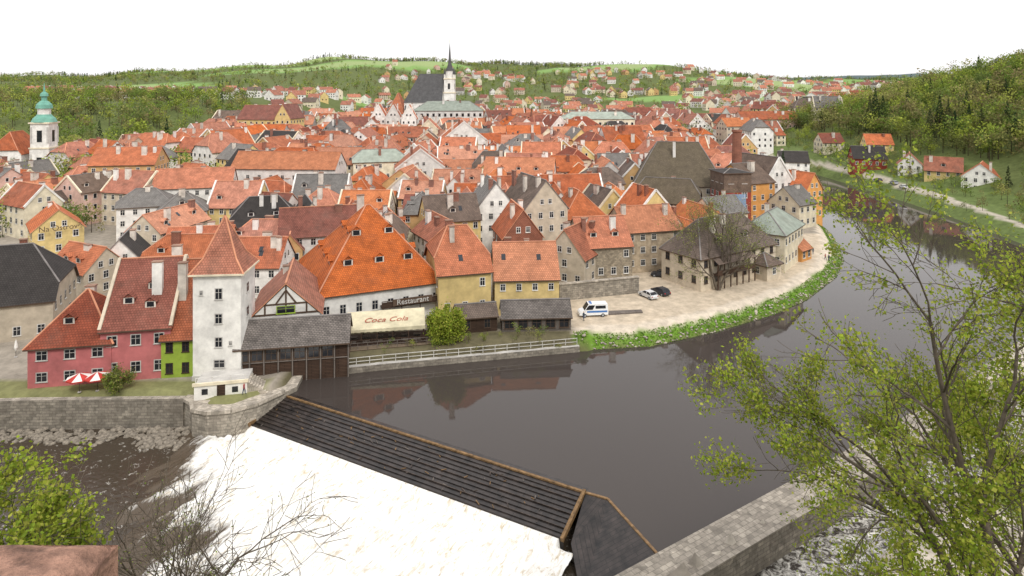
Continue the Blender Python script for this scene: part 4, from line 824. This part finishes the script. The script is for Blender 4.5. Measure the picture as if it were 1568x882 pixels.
# ------------------------------------------------------------------ vehicles, parasols, people
def car(name, loc, rot, paint, kind='car'):
    mb = MB()
    if kind == 'car':
        Lh, w = 2.15, .86
        prof = [(-Lh, .35), (-Lh-.02, .75), (-Lh+.25, .95), (-1.75, 1.0), (1.0, .98), (1.9, .82), (Lh, .62), (Lh, .3)]; cab = [(-1.85, 1.0), (-1.35, 1.42), (.25, 1.45), (1.05, .98)]
    else:
        Lh, w = 2.7, .98
        prof = [(-Lh, .4), (-Lh, 1.3), (-Lh, 1.32), (-1, 1.32), (1.6, 1.3), (2.45, 1.05), (Lh, .8), (Lh, .35)]; cab = [(-Lh+.03, 1.32), (-Lh+.12, 2.35), (1.0, 2.38), (1.75, 1.28)]
    n = len(prof)
    for s in (-1, 1):
        P = [(x, s*w, z) for x, z in prof]; mb.poly(P if s < 0 else P[::-1], paint)
        win = w*.84 if kind == 'car' else w*.93
        C_ = [(cab[0][0], s*w*.97, cab[0][1]), (cab[3][0], s*w*.97, cab[3][1]), (cab[2][0], s*win, cab[2][1]), (cab[1][0], s*win, cab[1][1])]
        if kind == 'car':
            mb.poly(C_ if s < 0 else C_[::-1], 'glass')
            for f_ in (0.0, .5, .98):
                a = Vector(C_[0]).lerp(Vector(C_[1]), f_); b_ = Vector(C_[3]).lerp(Vector(C_[2]), f_); mb.beam(a, b_, .05, .09, paint)
        else:
            mb.poly(C_ if s < 0 else C_[::-1], paint)
            q = [Vector(C_[0]).lerp(Vector(C_[1]), .66)+Vector((0, s*.02, .08)), Vector(C_[1])+Vector((-.18, s*.02, .08)), Vector(C_[2])+Vector((-.05, s*.02, -.2)), Vector(C_[3]).lerp(Vector(C_[2]), .66)+Vector((0, s*.02, -.2))]; mb.poly(q if s < 0 else q[::-1], 'glass')
            mb.poly([(-2.5, s*(w+.01), .85), (1.3, s*(w+.01), .85), (1.3, s*(w+.01), 1.2), (-2.5, s*(w+.01), 1.2)][::(1 if s < 0 else -1)], 'cblue')
            q = [(-2.2, s*(w+.0), 1.55), (-.3, s*(w+.0), 1.55), (-.3, s*(w-.02), 2.1), (-2.2, s*(w-.02), 2.1)]; mb.poly(q[::(1 if s < 0 else -1)], 'glass')
        for wx in (-Lh*.62, Lh*.63): mb.wheel(wx, s*(w-.08), .33, .33, .22, 'tyre', 'cs')
    for i in range(n):
        a, b_ = prof[i], prof[(i+1) % n]; mb.poly([(a[0], -w, a[1]), (a[0], w, a[1]), (b_[0], w, b_[1]), (b_[0], -w, b_[1])], paint)
    win = w*.84 if kind == 'car' else w*.93
    c = cab; mb.poly([(c[0][0], w*.97, c[0][1]), (c[0][0], -w*.97, c[0][1]), (c[1][0], -win, c[1][1]), (c[1][0], win, c[1][1])], 'glass' if kind == 'car' else paint)
    mb.poly([(c[1][0], win, c[1][1]), (c[1][0], -win, c[1][1]), (c[2][0], -win, c[2][1]), (c[2][0], win, c[2][1])], paint)
    mb.poly([(c[2][0], win, c[2][1]), (c[2][0], -win, c[2][1]), (c[3][0], -w*.95, c[3][1]+.01), (c[3][0], w*.95, c[3][1]+.01)], 'glass')
    for s in (-1, 1):
        mb.box(Lh-.08, Lh+.02, s*w*.75-.17, s*w*.75+.17, .58, .72, 'lamp', bot=True); mb.box(-Lh-.03, -Lh+.05, s*w*.8-.12, s*w*.8+.12, .65, .85, 'rlamp', bot=True); mb.box(c[3][0]-.25, c[3][0]-.08, s*(w+.1)-.08, s*(w+.1)+.08, c[3][1], c[3][1]+.13, paint, bot=True)
    if kind == 'van': mb.box(.3, .7, -.6, .6, 2.38, 2.5, 'cblue')
    return mb.build(name, (loc[0], loc[1], gz(*loc)+.02), R(rot))
car('ambulance_van', (15.0, 121.2), 186, 'cw', 'van'); car('parked_car', (27.4, 131.5), 118, 'cw'); car('parked_car', (30.4, 133.6), 118, 'cd'); car('parked_car', (33.2, 145.6), 160, 'cd'); car('parked_car', (36.6, 146.8), 150, 'cw')
for i, (x_, y_) in enumerate(((157, 262), (158, 270), (157.5, 281))): car('parked_car', (x_, y_), 80+i*5, ('cw', 'cs', 'cd')[i])
def parasol(loc, m, r_=1.6, closed=False):
    mb = MB(); mb.ring(0, 0, [(.04, 0), (.04, 2.5)], 6, 'w_greywood'); mb.ring(0, 0, [(.25, 0), (.25, .08)], 8, 'w_grey')
    if closed: mb.ring(0, 0, [(.1, 1.0), (.26, 1.5), (.18, 2.2), (.03, 2.8)], 8, m)
    else:
        for i in range(8):
            a, b_ = i*math.pi/4, (i+1)*math.pi/4; mb.poly([(r_*math.cos(a), r_*math.sin(a), 2.1), (r_*math.cos(b_), r_*math.sin(b_), 2.1), (0, 0, 2.75)], m if i % 2 else 'w_white'); mb.poly([(r_*math.cos(a), r_*math.sin(a), 1.93), (r_*math.cos(b_), r_*math.sin(b_), 1.93), (r_*math.cos(b_), r_*math.sin(b_), 2.1), (r_*math.cos(a), r_*math.sin(a), 2.1)], m)
    mb.build('parasol', (*loc, gz(*loc)))
for l in ((-59.5, 93.7), (-61.8, 93.3)): parasol(l, 'redcloth', 1.7)
for l in ((-84, 103.5), (-79, 104)): parasol(l, 'w_white', closed=True)
for l in ((-96, 128), (-93, 126)): parasol(l, 'w_white', 1.8)
def person_mesh(top, stride, seed):
    J = {'pel': ((0, 0, .95), .13), 'ch': ((0, .01, 1.22), .15), 'sh': ((0, 0, 1.42), .12), 'nk': ((0, 0, 1.5), .055), 'hd': ((0, -.01, 1.6), .085), 'tp': ((0, -.01, 1.7), .085)}
    E = [('pel', 'ch'), ('ch', 'sh'), ('sh', 'nk'), ('nk', 'hd'), ('hd', 'tp')]
    for s, n_ in ((-1, 'l'), (1, 'r')):
        f_ = stride*s
        J['hip'+n_] = ((s*.10, 0, .88), .10); J['kn'+n_] = ((s*.10, -f_*.14-.02, .5), .065); J['an'+n_] = ((s*.10, -f_*.22+.03, .09), .042); J['to'+n_] = ((s*.11, -f_*.22-.13, .035), .035)
        J['sd'+n_] = ((s*.19, 0, 1.38), .065); J['el'+n_] = ((s*.24, f_*.08+.02, 1.1), .042); J['wr'+n_] = ((s*.24, f_*.14-.05, .86), .028); J['ha'+n_] = ((s*.235, f_*.15-.07, .77), .03)
        E += [('pel', 'hip'+n_), ('hip'+n_, 'kn'+n_), ('kn'+n_, 'an'+n_), ('an'+n_, 'to'+n_), ('sh', 'sd'+n_), ('sd'+n_, 'el'+n_), ('el'+n_, 'wr'+n_), ('wr'+n_, 'ha'+n_)]
    ks = list(J); me = bpy.data.meshes.new('person'); me.from_pydata([J[k_][0] for k_ in ks], [(ks.index(a), ks.index(b_)) for a, b_ in E], [])
    o_ = link(bpy.data.objects.new('tmp', me)); sk = o_.modifiers.new('s', 'SKIN'); su_ = o_.modifiers.new('u', 'SUBSURF'); su_.levels = 1; su_.render_levels = 1
    for i, k_ in enumerate(ks): r_ = J[k_][1]; me.skin_vertices[0].data[i].radius = (r_, r_*.85); me.skin_vertices[0].data[i].use_root = (i == 0)
    dg = bpy.context.evaluated_depsgraph_get(); m2 = bpy.data.meshes.new_from_object(o_.evaluated_get(dg)); bpy.data.objects.remove(o_)
    m2.materials.clear()
    for n_ in ('tyre', 'jeans', top, 'skin', 'hair'): m2.materials.append(MATS[n_])
    for p_ in m2.polygons:
        c = p_.center; z = c.z
        i = 0 if z < .1 else (1 if z < .93 and abs(c.x) < .2 else (2 if z < 1.48 and z > .86 else 3))
        if z > 1.62 and (c.y > -.03 or z > 1.70): i = 4
        p_.material_index = i; p_.use_smooth = True
    return m2
PM = [person_mesh('top1', .9, 1), person_mesh('top2', .0, 2), person_mesh('top3', 1.0, 3), person_mesh('top2', .8, 4)]
ppl = [(77.0, 160.5, 30), (78.2, 161.2, 200), (79.2, 160.2, 60), (75.6, 164, 150), (-95.6, 134, 10), (-94.4, 135, 80), (-97, 136, 150), (-93.2, 132, 190), (-96.4, 131, 250), (-98, 133, 300), (-92, 138, 20), (-48.0, 89.9, 180), (-38, 92.6, 90), (13, 118.5, 40), (-88, 104, 20)]
for i, (x_, y_, a_) in enumerate(ppl):
    o_ = link(bpy.data.objects.new('pedestrian', PM[i % 4])); o_.location = (x_, y_, max(gz(x_, y_), .71 if x_ == -38 else -9)); o_.rotation_euler = (0, 0, R(a_))
mb = MB()
for i in range(4): mb.beam((18, 121.5+i*.4, .3+.02*i), (24.5, 122.6+i*.35, .3), .32, .3, 'w_greywood')
mb.build('timber_logs', (0, 0, 2.0))

# ------------------------------------------------------------------ light, sky, camera
w = bpy.data.worlds.new('World'); SC.world = w; w.use_nodes = True; nt = w.node_tree; bg = nt.nodes['Background']
sky = _n(nt, 'ShaderNodeTexSky', sky_type='NISHITA'); sky.sun_disc = False; sky.sun_elevation = R(48); sky.sun_rotation = R(160); sky.dust_density = 4; sky.air_density = 1.0; sky.ozone_density = 1
hs = _n(nt, 'ShaderNodeHueSaturation'); hs.inputs['Saturation'].default_value = .08; nt.links.new(sky.outputs[0], hs.inputs['Color'])
mx = _n(nt, 'ShaderNodeMixRGB'); mx.inputs[0].default_value = .6; mx.inputs[2].default_value = (12.0, 11.8, 11.9, 1); nt.links.new(hs.outputs[0], mx.inputs[1])
nt.links.new(mx.outputs[0], bg.inputs[0]); bg.inputs[1].default_value = .142
sl = bpy.data.lights.new('sun', 'SUN'); sl.energy = 1.5; sl.angle = R(10); sl.color = (1, .95, .86); so = link(bpy.data.objects.new('sun', sl)); so.rotation_euler = (R(42), 0, R(22))
cam = bpy.data.cameras.new('camera'); cam.sensor_width = 36; cam.lens = 36*1000/1568; cam.shift_y = -(441-130)/1568; cam.clip_end = 12000; cam.clip_start = .1
co = link(bpy.data.objects.new('camera', cam)); co.location = (0, 0, 45); co.rotation_euler = (R(90), 0, 0); SC.camera = co
SC.view_settings.view_transform = 'Standard'; SC.view_settings.look = 'None'; SC.view_settings.exposure = 0
